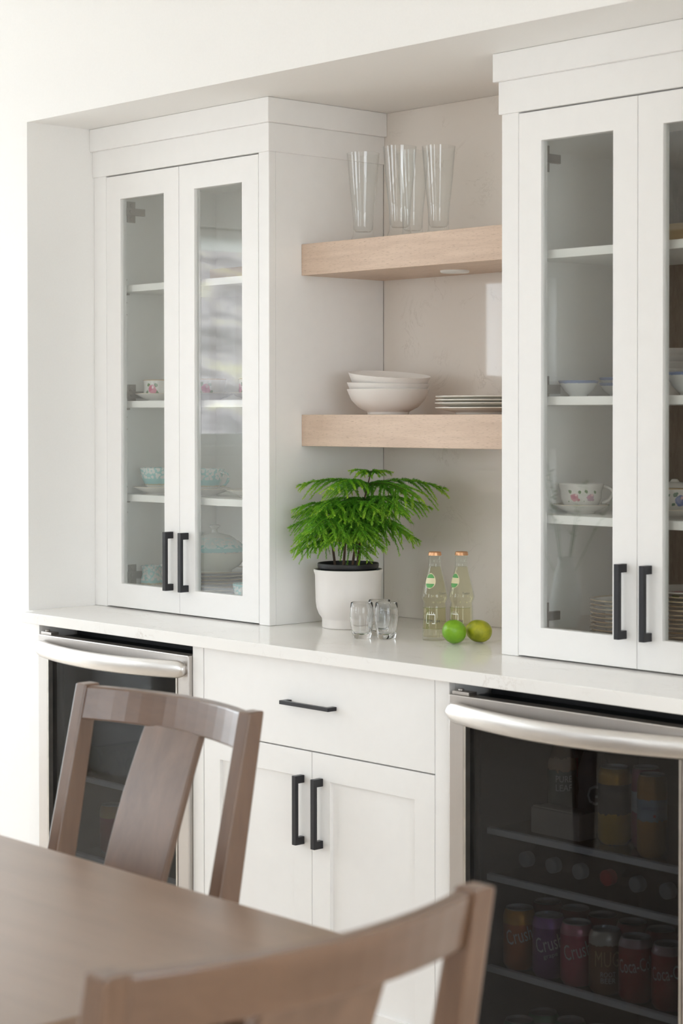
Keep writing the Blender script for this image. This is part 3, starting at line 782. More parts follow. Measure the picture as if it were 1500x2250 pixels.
def text_mesh(body, height, radius, ang, z, shear=0, rot=0, center=True, width=None, rfun=None):
    """flat printed lettering wrapped round a vertical cylinder; ang is the direction the middle faces"""
    cu = bpy.data.curves.new('lettering', 'FONT'); cu.body = body; cu.size = 1; cu.resolution_u = 2
    cu.align_x = 'CENTER'; cu.align_y = 'CENTER'; cu.shear = shear
    to = bpy.data.objects.new('lettering', cu); COL.objects.link(to)
    me = bpy.data.meshes.new_from_object(to.evaluated_get(bpy.context.evaluated_depsgraph_get()))
    bpy.data.objects.remove(to); bpy.data.curves.remove(cu)
    vs = [v.co.copy() for v in me.vertices]; fs = [tuple(p.vertices) for p in me.polygons]; bpy.data.meshes.remove(me)
    h = max(v.y for v in vs)-min(v.y for v in vs); sc_ = height/h
    wx = sc_ if width is None else width/(max(v.x for v in vs)-min(v.x for v in vs))
    out = []
    for v in vs:
        x, y = v.x*wx, v.y*sc_
        x, y = x*math.cos(rot)-y*math.sin(rot), x*math.sin(rot)+y*math.cos(rot)
        rr = (rfun(z+y) if rfun else radius)
        th = ang + x/radius
        out.append((rr*math.cos(th), rr*math.sin(th), z+y))
    return MB().add(out, fs)
def patch(radius, a0, a1, z0, z1, n=12, rfun=None, shape=None):
    """curved printed patch on a cylinder"""
    vs = []; fs = []; mz = 8
    for j in range(mz+1):
        z = z0+(z1-z0)*j/mz
        for i in range(n+1):
            a = a0+(a1-a0)*i/n
            if shape:
                hw = shape(j/mz); am = (a0+a1)/2; a = am+(a-am)*hw
            r = rfun(z) if rfun else radius
            vs.append((r*math.cos(a), r*math.sin(a), z))
    for j in range(mz):
        for i in range(n): k = j*(n+1)+i; fs.append((k, k+1, k+n+2, k+n+1))
    return MB().add(vs, fs)
CAMA = math.atan2(-.6765, .7361)          # direction from the counter towards the dining table

BP = [(.0275, 0), (.0285, .003), (.0285, .014), (.0268, .039), (.0258, .0765), (.0249, .083), (.0262, .0865), (.0292, .094), (.0296, .0985), (.0276, .108), (.0222, .133), (.0142, .166), (.0127, .184), (.0138, .186), (.0138, .190), (.0125, .191)]
def brad(z, off=.0):
    for (r0, z0), (r1, z1) in zip(BP, BP[1:]):
        if z0 <= z <= z1: return r0+(r1-r0)*(z-z0)/(z1-z0+1e-9)+off
    return BP[-1][0]
GOLD = plain('gold_print', (.58, .47, .26), .5, var=.05); OLIVE = plain('olive_print', (.20, .25, .06), .5, var=.1); WHITEP = plain('white_print', (.85, .85, .80), .5, var=.02)
GREENP = plain('green_print', (.10, .33, .10), .5, var=.05); CREAMP = plain('cream_print', (.70, .64, .42), .5, var=.03); GREYP = plain('grey_print', (.16, .16, .14), .5, var=.05)
LIQ = pane_mat('lemonade', (.985, .965, .875), 1.12)
def bottle(label, loc, turn):
    t = thing('lemonade_bottle', label, 'bottle', loc, 0, 'lemonade bottles on the counter')
    inner = [(0, .006)]+[(max(.004, r-.0022), z) for r, z in BP[2:]]
    o = obj('glass', MB().lathe([(0, .001)]+BP, 48), BGLASS, t, smooth=True, local=True); o['label'] = 'clear glass bottle body'
    liq = [(0, .007)]+[(r-.0020, max(z, .008)) for r, z in BP[1:-5]]+[(.0125, .1655), (0, .1655)]
    obj('lemonade', MB().lathe(liq, 40), LIQ, t, smooth=True, local=True)
    cap = [(0, .1995), (.0125, .1993), (.0142, .1980), (.0146, .1955)]
    cm = MB().lathe(cap, 42)
    n0 = len(cm.v); n = 42
    for i in range(n):
        r = .0153 if i % 2 else .0145
        cm.v.append((r*math.cos(2*math.pi*i/n), r*math.sin(2*math.pi*i/n), .1912))
    last = n0-n
    for i in range(n): cm.f.append((last+i, last+(i+1) % n, n0+(i+1) % n, n0+i))
    o = obj('cap', cm, plain('copper_cap', (.66, .36, .19), .35, .6, var=.06), t, smooth=True, local=True); o['label'] = 'copper crown cap'
    A = CAMA+R(turn); rf = lambda z: brad(z, .0004)
    f2 = lambda z: brad(z, .0007)
    lab = obj('label_print', patch(.0265, A-R(75), A+R(75), .027, .074, 24, rf), pane_mat('label_film', (.95, .925, .80), 1.1), t, local=True, fix=False, smooth=True)
    obj('label_stripe', patch(.0265, A-R(34), A-R(30), .027, .074, 2, f2), OLIVE, lab, local=True, fix=False)
    obj('label_stripe', patch(.0265, A-R(24), A-R(22), .027, .074, 2, f2), OLIVE, lab, local=True, fix=False)
    obj('label_border', patch(.0265, A-R(75), A+R(75), .027, .0276, 20, f2), OLIVE, lab, local=True, fix=False)
    obj('label_border', patch(.0265, A-R(75), A+R(75), .0734, .074, 20, f2), OLIVE, lab, local=True, fix=False)
    crest = MB()
    for (a0, a1, z0, z1) in ((-36, -33, .040, .060), (8, 11, .040, .060), (-36, 11, .0585, .0605), (-36, -20, .0385, .0405), (-5, 11, .0385, .0405), (-30, -27, .0605, .064), (-20, -17, .0605, .066), (-8, -5, .0605, .066), (2, 5, .0605, .064)):
        q = patch(.0265, A+R(a0), A+R(a1), z0, z1, 4, f2); crest.add(q.v, q.f)
    obj('crest', crest, WHITEP, lab, local=True, fix=False)
    obj('lettering', text_mesh('PREMIUM', .0065, .0265, A+R(-6), .0435, rfun=f2, width=.036), GREYP, lab, local=True, fix=False)
    obj('lettering', text_mesh('Tradition', .005, .0275, A+R(48), .107, rfun=lambda z: brad(z, .0006), width=.018, shear=.3), GREYP, t, local=True, fix=False)
    # round green badge with a blank middle band
    B = A-R(20)
    bg = obj('badge', patch(.019, B-R(34), B+R(34), .1175, .152, 12, lambda z: brad(z, .0005), lambda v: math.sqrt(max(.02, 1-(2*v-1)**2))), CREAMP, t, local=True, fix=False, smooth=True)
    for z0, z1 in ((.1195, .1285), (.141, .150)):
        obj('badge_segment', patch(.019, B-R(29), B+R(29), z0, z1, 10, lambda z: brad(z, .0008), lambda v, z0=z0, z1=z1: math.sqrt(max(.03, 1-((z0+(z1-z0)*v-.13475)/.0160)**2))), GREENP, bg, local=True, fix=False, smooth=True)
    return t
b1 = Vector((1.193, -.294, ZC+.0004)); rtv = Vector((RT.x, RT.y, 0)).normalized(); fwv = Vector((FW.x, FW.y, 0)).normalized()
bottle('clear bottle of pale lemonade with a copper cap, between the tumblers and the other bottle', b1, -12)
bottle('clear bottle of pale lemonade with a copper cap, partly hidden by the limes', b1+rtv*.0605+fwv*.004, -30)

def lime(label, loc, rx, rz, c0, c1, s=1.0):
    mb = MB(); n, m_ = 28, 18; L = .0305*s; r = .0262*s; vs = []; fs = []
    for i in range(1, m_):
        th = math.pi*i/m_
        for j in range(n):
            ph = 2*math.pi*j/n; k = 1+.012*math.sin(5*ph+2*th)
            z = L*math.cos(th); rr = r*math.sin(th)**.92*k
            if i == 1: z += .0018
            vs.append((rr*math.cos(ph), rr*math.sin(ph), z))
    vs += [(0, 0, L+.0035), (0, 0, -L)]
    for i in range(m_-2):
        for j in range(n): fs.append((i*n+j, i*n+(j+1) % n, (i+1)*n+(j+1) % n, (i+1)*n+j))
    for j in range(n):
        fs.append((len(vs)-2, (j+1) % n, j)); fs.append((len(vs)-1, (m_-2)*n+j, (m_-2)*n+(j+1) % n))
    mb.add(vs, fs).xf(Matrix.Rotation(rz, 4, 'Z') @ Matrix.Rotation(rx, 4, 'X'))
    zmin = min(v[2] for v in mb.v)
    mt, nt, bs = newmat('lime_skin'); bs.inputs['Roughness'].default_value = .33
    tc = N(nt, 'ShaderNodeTexCoord'); no = N(nt, 'ShaderNodeTexNoise'); no.inputs['Scale'].default_value = 42; no.inputs['Detail'].default_value = 3
    rp = N(nt, 'ShaderNodeValToRGB'); rp.color_ramp.elements[0].position = .36; rp.color_ramp.elements[1].position = .66; rp.color_ramp.elements[0].color = c0+(1,); rp.color_ramp.elements[1].color = c1+(1,)
    nt.links.new(tc.outputs['Object'], no.inputs['Vector']); nt.links.new(no.outputs['Fac'], rp.inputs['Fac']); nt.links.new(rp.outputs['Color'], bs.inputs['Base Color'])
    n2 = N(nt, 'ShaderNodeTexVoronoi'); n2.inputs['Scale'].default_value = 700; nt.links.new(tc.outputs['Object'], n2.inputs['Vector'])
    bp = N(nt, 'ShaderNodeBump'); bp.inputs['Strength'].default_value = .25; bp.inputs['Distance'].default_value = .0005; nt.links.new(n2.outputs['Distance'], bp.inputs['Height']); nt.links.new(bp.outputs['Normal'], bs.inputs['Normal'])
    o = obj('lime', mb, mt, smooth='all'); o.location = (loc[0], loc[1], ZC+.0004-zmin)
    return tag(o, label, 'lime', 'limes on the counter')
lime('deep green lime in front of the lemonade bottles', (1.277, -.318), R(68), R(20), (.16, .36, .010), (.23, .46, .016))
lime('yellowish green lime with brown flecks behind the greener one', (1.296, -.258), R(80), R(-60), (.26, .30, .010), (.52, .52, .028), .96)

# ------------------------------------------------------------------ china in the cabinets
CW = (.80, .785, .75)
def cup_mesh(r, h, foot, wall=.0022, flare=0.0):
    p = [(0, .003), (foot*.8, .003), (foot*.86, 0), (foot, 0), (foot, .004), (r*.80, h*.22), (r*.93, h*.45), (r*.95, h*.72), (r+flare, h-.001), (r+flare-.001, h), (r-wall, h-.002), (r*.93-wall, h*.7), (r*.9-wall, h*.45), (r*.7, h*.2), (0, h*.12)]
    return p
def straight_cup(r, h, foot):
    return [(0, .003), (foot*.85, .003), (foot*.9, 0), (foot, 0), (foot, .004), (r*.90, h*.12), (r*.985, h*.3), (r*.96, h*.62), (r, h-.001), (r-.001, h), (r-.003, h-.002), (r*.93, h*.6), (r*.92, h*.3), (r*.6, h*.12), (0, h*.1)]
def ear(r, h, s=1.0, ang=0.0, z0=.30, z1=.86, out=.024):
    pts = []
    for i in range(13):
        u = i/12; th = -math.pi/2+math.pi*u
        x = r*.93+out*s*math.cos(th)*(1+.25*math.sin(th)); z = h*(z0+z1)/2+h*(z1-z0)/2*math.sin(th)*1.08
        pts.append((x*math.cos(ang), x*math.sin(ang), z))
    return MB().tube(pts, [.0028*s+.001*abs(math.sin(4*i)) for i in range(13)], 8)
def saucer_prof(r): return [(0, .002), (r*.42, .002), (r*.44, 0), (r*.48, 0), (r*.50, .003), (r*.75, .009), (r, .018), (r-.0005, .0195), (r*.75, .0115), (r*.5, .0055), (0, .005)]
def ang_spots(r, h, zf, cols, a0, spread=.0, rad=.008):
    out = []
    for i, (da, dz, rr, col) in enumerate(cols):
        a = a0+da; out.append(((r*math.cos(a), r*math.sin(a), h*(zf+dz)), rr, col))
    return out
PINK, ROSE, LEAF, MAUVE, BLUE = (.72, .26, .36), (.62, .12, .22), (.16, .26, .12), (.50, .36, .52), (.16, .22, .45)
def posy(r, h, a0, c1, c2, leaf=LEAF, zf=.5, s=1.0):
    L = [(-.34, -.16, .0050*s, leaf), (.30, -.20, .0055*s, leaf), (-.22, .22, .0050*s, leaf), (.26, .20, .0045*s, leaf), (0, 0, .0115*s, c1), (-.05, .02, .0065*s, c2), (.16, -.10, .0060*s, c1), (.08, .10, .0035*s, (.85, .6, .62))]
    return ang_spots(r*.97, h, zf, L, a0)
def teacup(label, loc, prof, r, h, mat, handle_ang, group, extra=None, name='teacup'):
    t = thing(name, label, 'cup', loc, 0, group)
    obj('body', MB().lathe(prof, 40), mat, t, smooth=True, local=True)
    if handle_ang is not None: obj('handle', ear(r, h, 1.0, handle_ang), mat, t, smooth='all', local=True)
    return t
def saucer(label, loc, r, mat, group):
    o = obj('saucer', MB().lathe(saucer_prof(r), 48), mat, smooth=True); o.location = loc
    return tag(o, label, 'saucer', group)
GOLDRIM = china('gold_rim_china', CW, bands=((.0186, .03, (.66, .55, .38), .1),))
z2 = SHELF_Z[1]+.0004; z1_ = SHELF_Z[0]+.0004; zf_ = FLOOR_Z+.0004
gA = 'rose teacups in the glass cabinet'
def rose_mat(r, h, angs, rim=(.50, .33, .15)):
    sp = []
    for a in angs: sp += posy(r, h, a, PINK, ROSE)
    return china('rose_china', CW, sp, bands=((h-.0022, h+.01, rim, .1),))
r_, h_ = .047, .050
for lab, (x, y), ha, angs in (('rose printed teacup on the same shelf as its twin, nearest the door hinges', (.143, -.268), R(60), (CAMA-.45, CAMA+2.2)),
                              ('rose printed teacup behind the handled door, centre of its shelf', (.325, -.252), R(190), (CAMA-.1, CAMA+2.6)),
                              ('rose printed teacup at the end of the shelf by the side panel', (.470, -.210), R(140), (CAMA-1.2, CAMA+1.2))):
    saucer('white saucer under the ' + lab.split(' on the')[0].split(' behind')[0].split(' at the')[0].replace('printed teacup', 'cup') + (' nearest the hinges' if x < .2 else ' behind the handled door' if x < .4 else ' by the side panel'), (x, y, z2), .068, GOLDRIM, 'saucers in the glass cabinet')
    teacup(lab, (x, y, z2+.0056), straight_cup(r_, h_, .026), r_, h_, rose_mat(r_, h_, angs), ha, gA)
TEAL = (.34, .64, .64)
def teal_mat(name, h, lo=.34, mid=.56):
    return china(name, (.76, .76, .71), bands=((h*lo, h*1.1, TEAL, .9), (h*(lo-.05), h*lo, (.56, .50, .34), .9)), lace=(h*mid, h*1.02, (.74, .78, .76), 130))
r_, h_ = .054, .064
tcp = [(0, .003), (.020, .003), (.021, 0), (.025, 0), (.027, .006), (.040, .018), (.048, .036), (.0525, .054), (.054, h_-.001), (.053, h_), (.051, h_-.002), (.045, .036), (.035, .018), (0, .010)]
for lab, (x, y), ha in (('turquoise lace teacup nearest the door hinges, below the rose cups', (.138, -.268), R(75)), ('turquoise lace teacup behind the handled door, above the tureen', (.318, -.262), R(20))):
    saucer('white saucer under the turquoise cup ' + ('nearest the hinges' if x < .2 else 'above the tureen'), (x, y, z1_), .072, GOLDRIM, 'saucers in the glass cabinet')
    teacup(lab, (x, y, z1_+.0056), tcp, r_, h_, teal_mat('turquoise_china', h_), ha, 'turquoise teacups in the glass cabinet')
saucer('white saucer standing empty beside the turquoise cups', (.485, -.235, z1_), .070, GOLDRIM, 'saucers in the glass cabinet')
# creamer jug
h_ = .078
jug = thing('creamer_jug', 'turquoise lace creamer jug on the cabinet floor by the lowest hinge', 'jug', (.107, -.272, zf_))
jm = teal_mat('turquoise_jug', h_, .42, .5)
jp = [(0, .003), (.02, .003), (.022, 0), (.026, 0), (.029, .008), (.0315, .022), (.030, .04), (.0255, .056), (.0265, .070), (.029, h_-.001), (.028, h_), (.0255, .07), (.0235, .056), (.028, .03), (0, .010)]
obj('body', MB().lathe(jp, 36), jm, jug, smooth=True, local=True)
obj('handle', ear(.028, h_, 1.15, R(30), .22, .98), PORC, jug, smooth='all', local=True)
# plates and tureen
dp = [(0, .003), (.066, .003), (.068, 0), (.071, 0), (.073, .004), (.095, .0080), (.116, .0125), (.1165, .0143), (.095, .0105), (.070, .006), (0, .006)]
GP = china('gilt_plate', (.76, .75, .70), bands=((.0121, .02, (.50, .40, .24), .1),))
dpl = lathe_thing('dinner_plate', dp, GP, 56, False)
tag(dpl, 'gilt edged dinner plate, lowest in the stack under the tureen', 'plate', 'plates stacked under the tureen'); TP = (.325, -.232)
dpl.location = (TP[0], TP[1], zf_)
for k in range(1, 8): place(dpl, 'gilt edged dinner plate, %s in the stack under the tureen' % (nth(k) if k < 7 else 'topmost'), (TP[0]+random.uniform(-.002, .002), TP[1]+random.uniform(-.002, .002), zf_+k*.0092))
tz = zf_+7*.0092+.0063
tur = thing('tureen', 'pale green tureen with a turquoise lace lid and scrolled handle', 'tureen', (TP[0], TP[1], tz))
obj('body', MB().lathe([(0, .003), (.038, .003), (.04, 0), (.044, 0), (.046, .006), (.066, .018), (.080, .036), (.085, .052), (.084, .054), (.078, .038), (.06, .02), (0, .012)], 48), china('tureen_china', (.70, .71, .62)), tur, smooth=True, local=True)
lid = obj('lid', MB().lathe([(.085, .0545), (.086, .057), (.080, .066), (.062, .084), (.040, .096), (.018, .101), (.008, .104), (.0065, .112), (.014, .119), (.015, .122), (.010, .124), (0, .1245)], 48), china('tureen_lid', (.74, .75, .71), bands=((.056, .074, TEAL, .9),), lace=(.066, .092, (.62, .74, .72), 120)), tur, smooth=True, local=True)
hp = []
for i in range(15):
    u = i/14; th = R(200)-R(290)*u; hp.append((.083+.022*(1+math.cos(th))*.9*math.cos(R(47))*1.0, .0+.0, .055+.026*math.sin(th)+.012*u))
for a in (R(47), R(227)):
    hmb = MB().tube(hp, [.005-.002*abs(i/7-1) for i in range(15)], 8); hmb.xf(Matrix.Rotation(a, 4, 'Z')); obj('handle', hmb, PORC, tur, smooth='all', local=True)
teacup('small turquoise lace cup standing alone beside the stacked plates', (.532, -.285, zf_), [(p[0]*.82, p[1]*.9) for p in tcp], .040, .052, teal_mat('turquoise_small', .052), R(-20), 'turquoise teacups in the glass cabinet')
# wooden boxes on the top shelves
def wood_tray(label, x0, x1, y0, y1, z, h):
    t = thing('wooden_tray', label, 'tray', ((x0+x1)/2, (y0+y1)/2, z+.0004), group='wooden trays on the top shelves')
    z += .0004
    obj('tray_base', MB().box(x0, x1, y0, y1, z, z+.006), OAK, t)
    for q in ((x0, x1, y0, y0+.008), (x0, x1, y1-.008, y1), (x0, x0+.008, y0+.008, y1-.008), (x1-.008, x1, y0+.008, y1-.008)): obj('tray_side', MB().box(q[0], q[1], q[2], q[3], z+.006, z+h), wood('tray_wood', (.42, .30, .15), (.52, .38, .20), (.2, .2, 1), 30, .5), t, bevel=.001)
wood_tray('pale wooden tray on the top shelf above the rose teacups', .33, .56, -.25, -.05, SHELF_Z[2], .034)
wood_tray('yellowish wooden tray on the top shelf above the blue bowls', 1.83, 2.08, -.29, -.06, SHELF_Z[2], .038)

# right-hand cabinet
gB = 'blue rimmed bowls in the glass cabinet'
def rim_bowl(r, h): return [(0, .003), (r*.38, .003), (r*.40, 0), (r*.46, 0), (r*.48, .004), (r*.72, h*.38), (r*.90, h*.72), (r, h-.001), (r-.0012, h), (r*.86, h*.70), (r*.66, h*.36), (0, h*.2)]
def blue_bowl(label, loc, r, h):
    mt = china('blue_rim_china', (.76, .78, .78), bands=((h-.006, h+.02, (.22, .30, .52), .5),))
    o = obj('bowl', MB().lathe(rim_bowl(r, h), 44), mt, smooth=True); o.location = loc; return tag(o, label, 'bowl', gB)
blue_bowl('wide white bowl with a thin blue rim by the middle hinge', (1.582, -.255, z2), .043, .034)
blue_bowl('blue rimmed bowl at the bottom of a stack of two', (1.590, -.128, z2), .045, .030)
blue_bowl('blue rimmed bowl on top of a stack of two', (1.590, -.128, z2+.012), .045, .030)
wb = obj('rice_bowl', MB().lathe(rim_bowl(.055, .042), 44), PORC, smooth=True); wb.location = (1.770, -.185, z2)
tag(wb, 'small white bowl, lowest in the tall stack behind the blue bowl', 'bowl', 'small white bowls stacked in the glass cabinet')
for k in range(1, 5): place(wb, 'small white bowl, %s in the tall stack behind the blue bowl' % (nth(k) if k < 4 else 'topmost'), (1.770, -.185, z2+.014*k))
blue_bowl('deep white bowl with a dark blue rim in front of the stacked white bowls', (1.900, -.280, z2), .055, .046)
blue_bowl('small dark blue edged bowl beside the stacked white bowls', (1.800, -.305, z2), .038, .026)
saucer('gilt white saucer under the mauve rose cup', (1.588, -.253, z1_), .060, GOLDRIM, 'saucers in the other glass cabinet')
r_, h_ = .046, .058
sp = posy(r_, h_, CAMA-.45, (.62, .28, .34), (.5, .14, .22), s=.8)+posy(r_, h_, CAMA+.35, (.55, .34, .46), (.6, .3, .4), s=.7)
teacup('white teacup with mauve rose sprays on a gilt saucer', (1.588, -.253, z1_+.0056), cup_mesh(r_, h_, .028, flare=.003), r_, h_, china('mauve_rose_china', CW, sp), R(48), 'teacups in the other glass cabinet')
saucer('gilt white saucer under the blue flowered sugar bowl', (1.842, -.262, z1_), .071, GOLDRIM, 'saucers in the other glass cabinet')
r_, h_ = .047, .056
sp = posy(r_, h_, CAMA+.1, BLUE, (.30, .36, .58), (.10, .20, .14), .55, 1.0)+posy(r_, h_, CAMA-.7, BLUE, (.30, .36, .58), (.10, .20, .14), .55, .7)
sg = teacup('sugar bowl printed with blue flowers, beside the mauve rose cup', (1.842, -.262, z1_+.0056), cup_mesh(r_, h_, .030), r_, h_, china('blue_flower_china', CW, sp, bands=((h_-.002, h_+.01, (.5, .36, .16), .1),)), None, 'teacups in the other glass cabinet', name='sugar_bowl')
obj('lid', MB().lathe([(.044, h_+.0005), (.045, h_+.003), (.03, h_+.009), (.01, h_+.012), (.006, h_+.017), (0, h_+.018)], 36), china('sugar_lid', CW), sg, smooth=True, local=True)
def plate_stack(n, c, lab, toplab, grp, r, mats, step):
    sc_ = r/.1165; first = {}
    for k in range(n):
        mt = mats[k % len(mats)]
        if mt.name not in first:
            o = lathe_thing('tea_plate', [(a*sc_, b_) for a, b_ in dp], mt, 52, False); first[mt.name] = o; tag(o, lab, 'plate', grp)
        else: o = place(first[mt.name], lab, None, None, grp)
        o.location = (c[0]+random.uniform(-.0015, .0015), c[1]+random.uniform(-.0015, .0015), zf_+k*step)
        o['label'] = toplab if k == n-1 else lab % nth(k)
GP2 = china('gilt_plate_dark', (.72, .70, .64), bands=((.0121, .02, (.36, .24, .11), .1),))
plate_stack(10, (1.680, -.205), 'gilt edged tea plate, %s in the stack below the mauve rose cup', 'gilt edged tea plate topping the stack below the mauve rose cup', 'tea plates in the other glass cabinet', .083, [GP2, GP], .0088)
mt = china('rose_plate', CW, [((.03*math.cos(a), .03*math.sin(a), .012), .016, PINK) for a in (CAMA, CAMA+2, CAMA+4)]+[((.055*math.cos(a), .055*math.sin(a), .012), .014, (.20, .34, .12)) for a in (CAMA-.7, CAMA+.8, CAMA+2.5)]+[((.07*math.cos(a), .07*math.sin(a), .012), .012, ROSE) for a in (CAMA+.1, CAMA+1.4, CAMA-1.5)])
plate_stack(13, (1.872, -.245), 'gilt edged plate, %s in the stack topped by a rose painted plate', 'gilt edged plate just under the rose painted plate', 'plates under the rose painted plate', .1, [GP, GP2, GP], .0088)
o = lathe_thing('rose_plate', [(a*.1/.1165, b_) for a, b_ in dp], mt, 52, False); o.location = (1.872, -.245, zf_+13*.0088); tag(o, 'rose painted plate on top of the tall plate stack', 'plate')
tz = zf_+9*.0088+.0064
o = obj('glass_dish', MB().lathe([(0, .0), (.030, 0), (.032, .002), (.036, .034), (.0355, .035), (.030, .004), (0, .003)], 30), china('grey_dish', (.52, .53, .52)), smooth=True); o.location = (1.690, -.205, tz); tag(o, 'small grey dish on the tea plates below the mauve rose cup', 'dish')

# ------------------------------------------------------------------ fridge contents
def banded(name, base, bands, rough=.3, metal=.5):
    mt = china(name, base, bands=bands, rough=rough); mt.node_tree.nodes['Principled BSDF'].inputs['Metallic'].default_value = metal; return mt
SILVER = plain('can_end', (.55, .55, .54), .3, 1.0, var=.05)
def can(label, loc, r, h, base, bands, texts=(), group='cans in the drinks fridge', mt=None):
    t = thing('drink_can', label, 'can', loc, 0, group)
    body = [(r*.80, .0), (r*.86, .003), (r, .010), (r, h-.016), (r*.90, h-.005), (r*.84, h-.002)]
    obj('body', MB().lathe(body, 30), banded('can_'+label.split()[0], base, bands), t, smooth=True, local=True)
    obj('lid', MB().lathe([(r*.84, h-.002), (r*.84, h), (r*.79, h), (r*.77, h-.005), (0, h-.005)], 30).box(-.004, .004, -.010, .010, h-.005, h-.004), SILVER, t, smooth=True, local=True)
    obj('base', MB().lathe([(0, .006), (r*.7, .004), (r*.76, 0), (r*.80, 0)], 30), SILVER, t, smooth=True, local=True)
    for body_, hh, wd, a, z, rot, col in texts:
        o = obj('lettering', text_mesh(body_, hh, r+.0003, CAMA+a, z, rot=rot, width=wd), col, t, local=True, fix=False)
    return t
WT = plain('white_lettering', (.75, .75, .72), .5, var=.02); BT = plain('blue_lettering', (.12, .20, .42), .5, var=.02); RT_ = plain('red_lettering', (.55, .04, .04), .5, var=.02)
ORANGE, PURPLE, PINKC, ROOT, COLA = (.62, .16, .03), (.20, .05, .26), (.62, .10, .16), (.24, .09, .035), (.35, .012, .015)
zsh = .3105; hc = .122; rc = .033
crush = lambda: (('Crush', .030, .058, -.10, .070, R(14), WT),)
can('orange soda can at the end of the front row, by the fridge wall', (1.637, -.500, zsh), rc, hc, ORANGE, ((.092, .13, (.75, .35, .04), .8),), crush())
can('purple grape soda can between the orange and the pink one', (1.716, -.500, zsh), rc, hc, PURPLE, ((.10, .13, (.45, .22, .55), .5),), (('Crush', .030, .058, -.10, .070, R(14), WT), ('grape', .009, .030, 0, .048, R(14), WT)))
can('pink soda can between the purple can and the brown can', (1.789, -.500, zsh), rc, hc, PINKC, ((.10, .13, (.75, .30, .36), .5),), crush())
can('brown root beer can with a foam white top band', (1.862, -.500, zsh), rc, hc, ROOT, ((.095, .13, (.70, .66, .55), 1.2),), (('MUG', .030, .050, -.05, .068, 0, plain('gold_lettering', (.62, .45, .22), .5, var=.02)), ('ROOT', .010, .030, 0, .040, 0, WT), ('BEER', .010, .030, 0, .028, 0, WT)))
can('dark red cola can beside the brown root beer can', (1.936, -.500, zsh), rc, hc, COLA, ((.105, .13, (.55, .40, .40), .3),), (('Coca-Cola', .026, .080, -.10, .072, R(8), WT),))
can('dark red cola can at the fridge frame, last of the front row', (2.011, -.495, zsh), rc, hc, COLA, ((.105, .13, (.55, .40, .40), .3),), (('Coca-Cola', .026, .080, -.10, .072, R(8), WT),))
proto = None
for k in range(6):
    lab = 'dark red can in the second row behind the ' + ('orange soda can', 'purple soda can', 'pink soda can', 'brown root beer can', 'cola can beside the root beer', 'cola can at the fridge frame')[k]
    if proto is None:
        proto = can(lab, (1.642, -.420, zsh), rc, hc, (.25, .02, .03), (), (), 'second row of soda cans')
    else: place(proto, lab, (1.642+.073*k, -.420+.002*(k % 2), zsh))
proto = None
for k in range(10):
    lab = 'green soda can on the fridge floor, %s row, %s from the hinge side' % (('front', 'second')[k//5], ('first', 'second', 'third', 'fourth', 'fifth')[k % 5])
    loc = (1.632+.073*(k % 5), -.495+.074*(k//5), .0805)
    if proto is None: proto = can(lab, loc, rc, hc, (.02, .30, .12), ((.095, .13, (.25, .55, .35), .5),), (), 'green cans on the fridge floor')
    else: place(proto, lab, loc)
zt_ = .5905
can('slim gold can with a pale blue band on the upper fridge shelf', (1.968, -.492, zt_), .0285, .156, (.55, .27, .05), ((.070, .110, (.30, .42, .55), 1.2),), (('SANPELLEGRINO', .007, .050, 0, .094, 0, BT), ('\u2605', .008, .008, 0, .080, 0, RT_)), 'tall cans on the upper fridge shelf')
can('slim mauve can with a pale blue band behind the gold one', (1.912, -.440, zt_), .0285, .156, (.42, .12, .20), ((.070, .110, (.45, .50, .58), 1.2),), (('SANPELLEGRINO', .007, .050, 0, .094, 0, BT),), 'tall cans on the upper fridge shelf')
can('tall yellow and black can on the upper fridge shelf', (1.846, -.455, zt_), .0325, .150, (.05, .05, .06), ((.118, .16, (.70, .36, .03), .3), (.0, .060, (.75, .45, .03), 1.6)), (), 'tall cans on the upper fridge shelf')
def drink_bottle(label, loc, r, h, base, bands, cap, texts):
    t = thing('drink_bottle', label, 'bottle', loc, 0, 'plastic bottles on the upper fridge shelf')
    obj('body', MB().lathe([(0, 0), (r*.9, 0), (r, .006), (r, h*.35), (r*.94, h*.42), (r, h*.5), (r*.98, h*.62), (r*.6, h*.80), (r*.40, h*.86), (r*.40, h*.92)], 32), banded('bottle_'+label.split()[0], base, bands, .2, 0), t, smooth=True, local=True)
    obj('cap', MB().lathe([(r*.46, h*.90), (r*.46, h), (0, h)], 24), cap, t, smooth=True, local=True)
    for body_, hh, wd, a, z, col in texts: obj('lettering', text_mesh(body_, hh, r+.0004, CAMA+a, z, width=wd), col, t, local=True, fix=False)
    return t
drink_bottle('square tea bottle with a green leaf label beside the pale carton', (1.668, -.405, zt_), .030, .205, (.16, .07, .02), ((.03, .115, (.10, .13, .10), .2), (.115, .14, (.50, .30, .16), 3)), plain('cap_white', (.6, .6, .58), .4, var=.02), (('PURE', .013, .034, 0, .098, WT), ('LEAF', .013, .034, 0, .080, WT)))
drink_bottle('sports drink bottle with a big initial on its label', (1.748, -.400, zt_), .033, .205, (.22, .18, .15), ((.03, .115, (.20, .18, .17), .2),), plain('cap_grey', (.12, .12, .13), .4, var=.02), (('G', .040, .026, -.15, .075, WT),))
drink_bottle('cola bottle with a red label in the back corner', (1.618, -.335, zt_), .0265, .205, (.03, .012, .008), ((.085, .125, (.55, .02, .03), .2),), plain('cap_red', (.5, .02, .02), .4, var=.02), ())
ct = thing('drink_carton', 'pale cardboard carton lying at the front of the upper fridge shelf', 'carton', (1.735, -.478, zt_))
obj('box', MB().box(1.672, 1.798, -.505, -.452, zt_, zt_+.052), plain('pale_card', (.45, .40, .34), .7, var=.05), ct, bevel=.002)
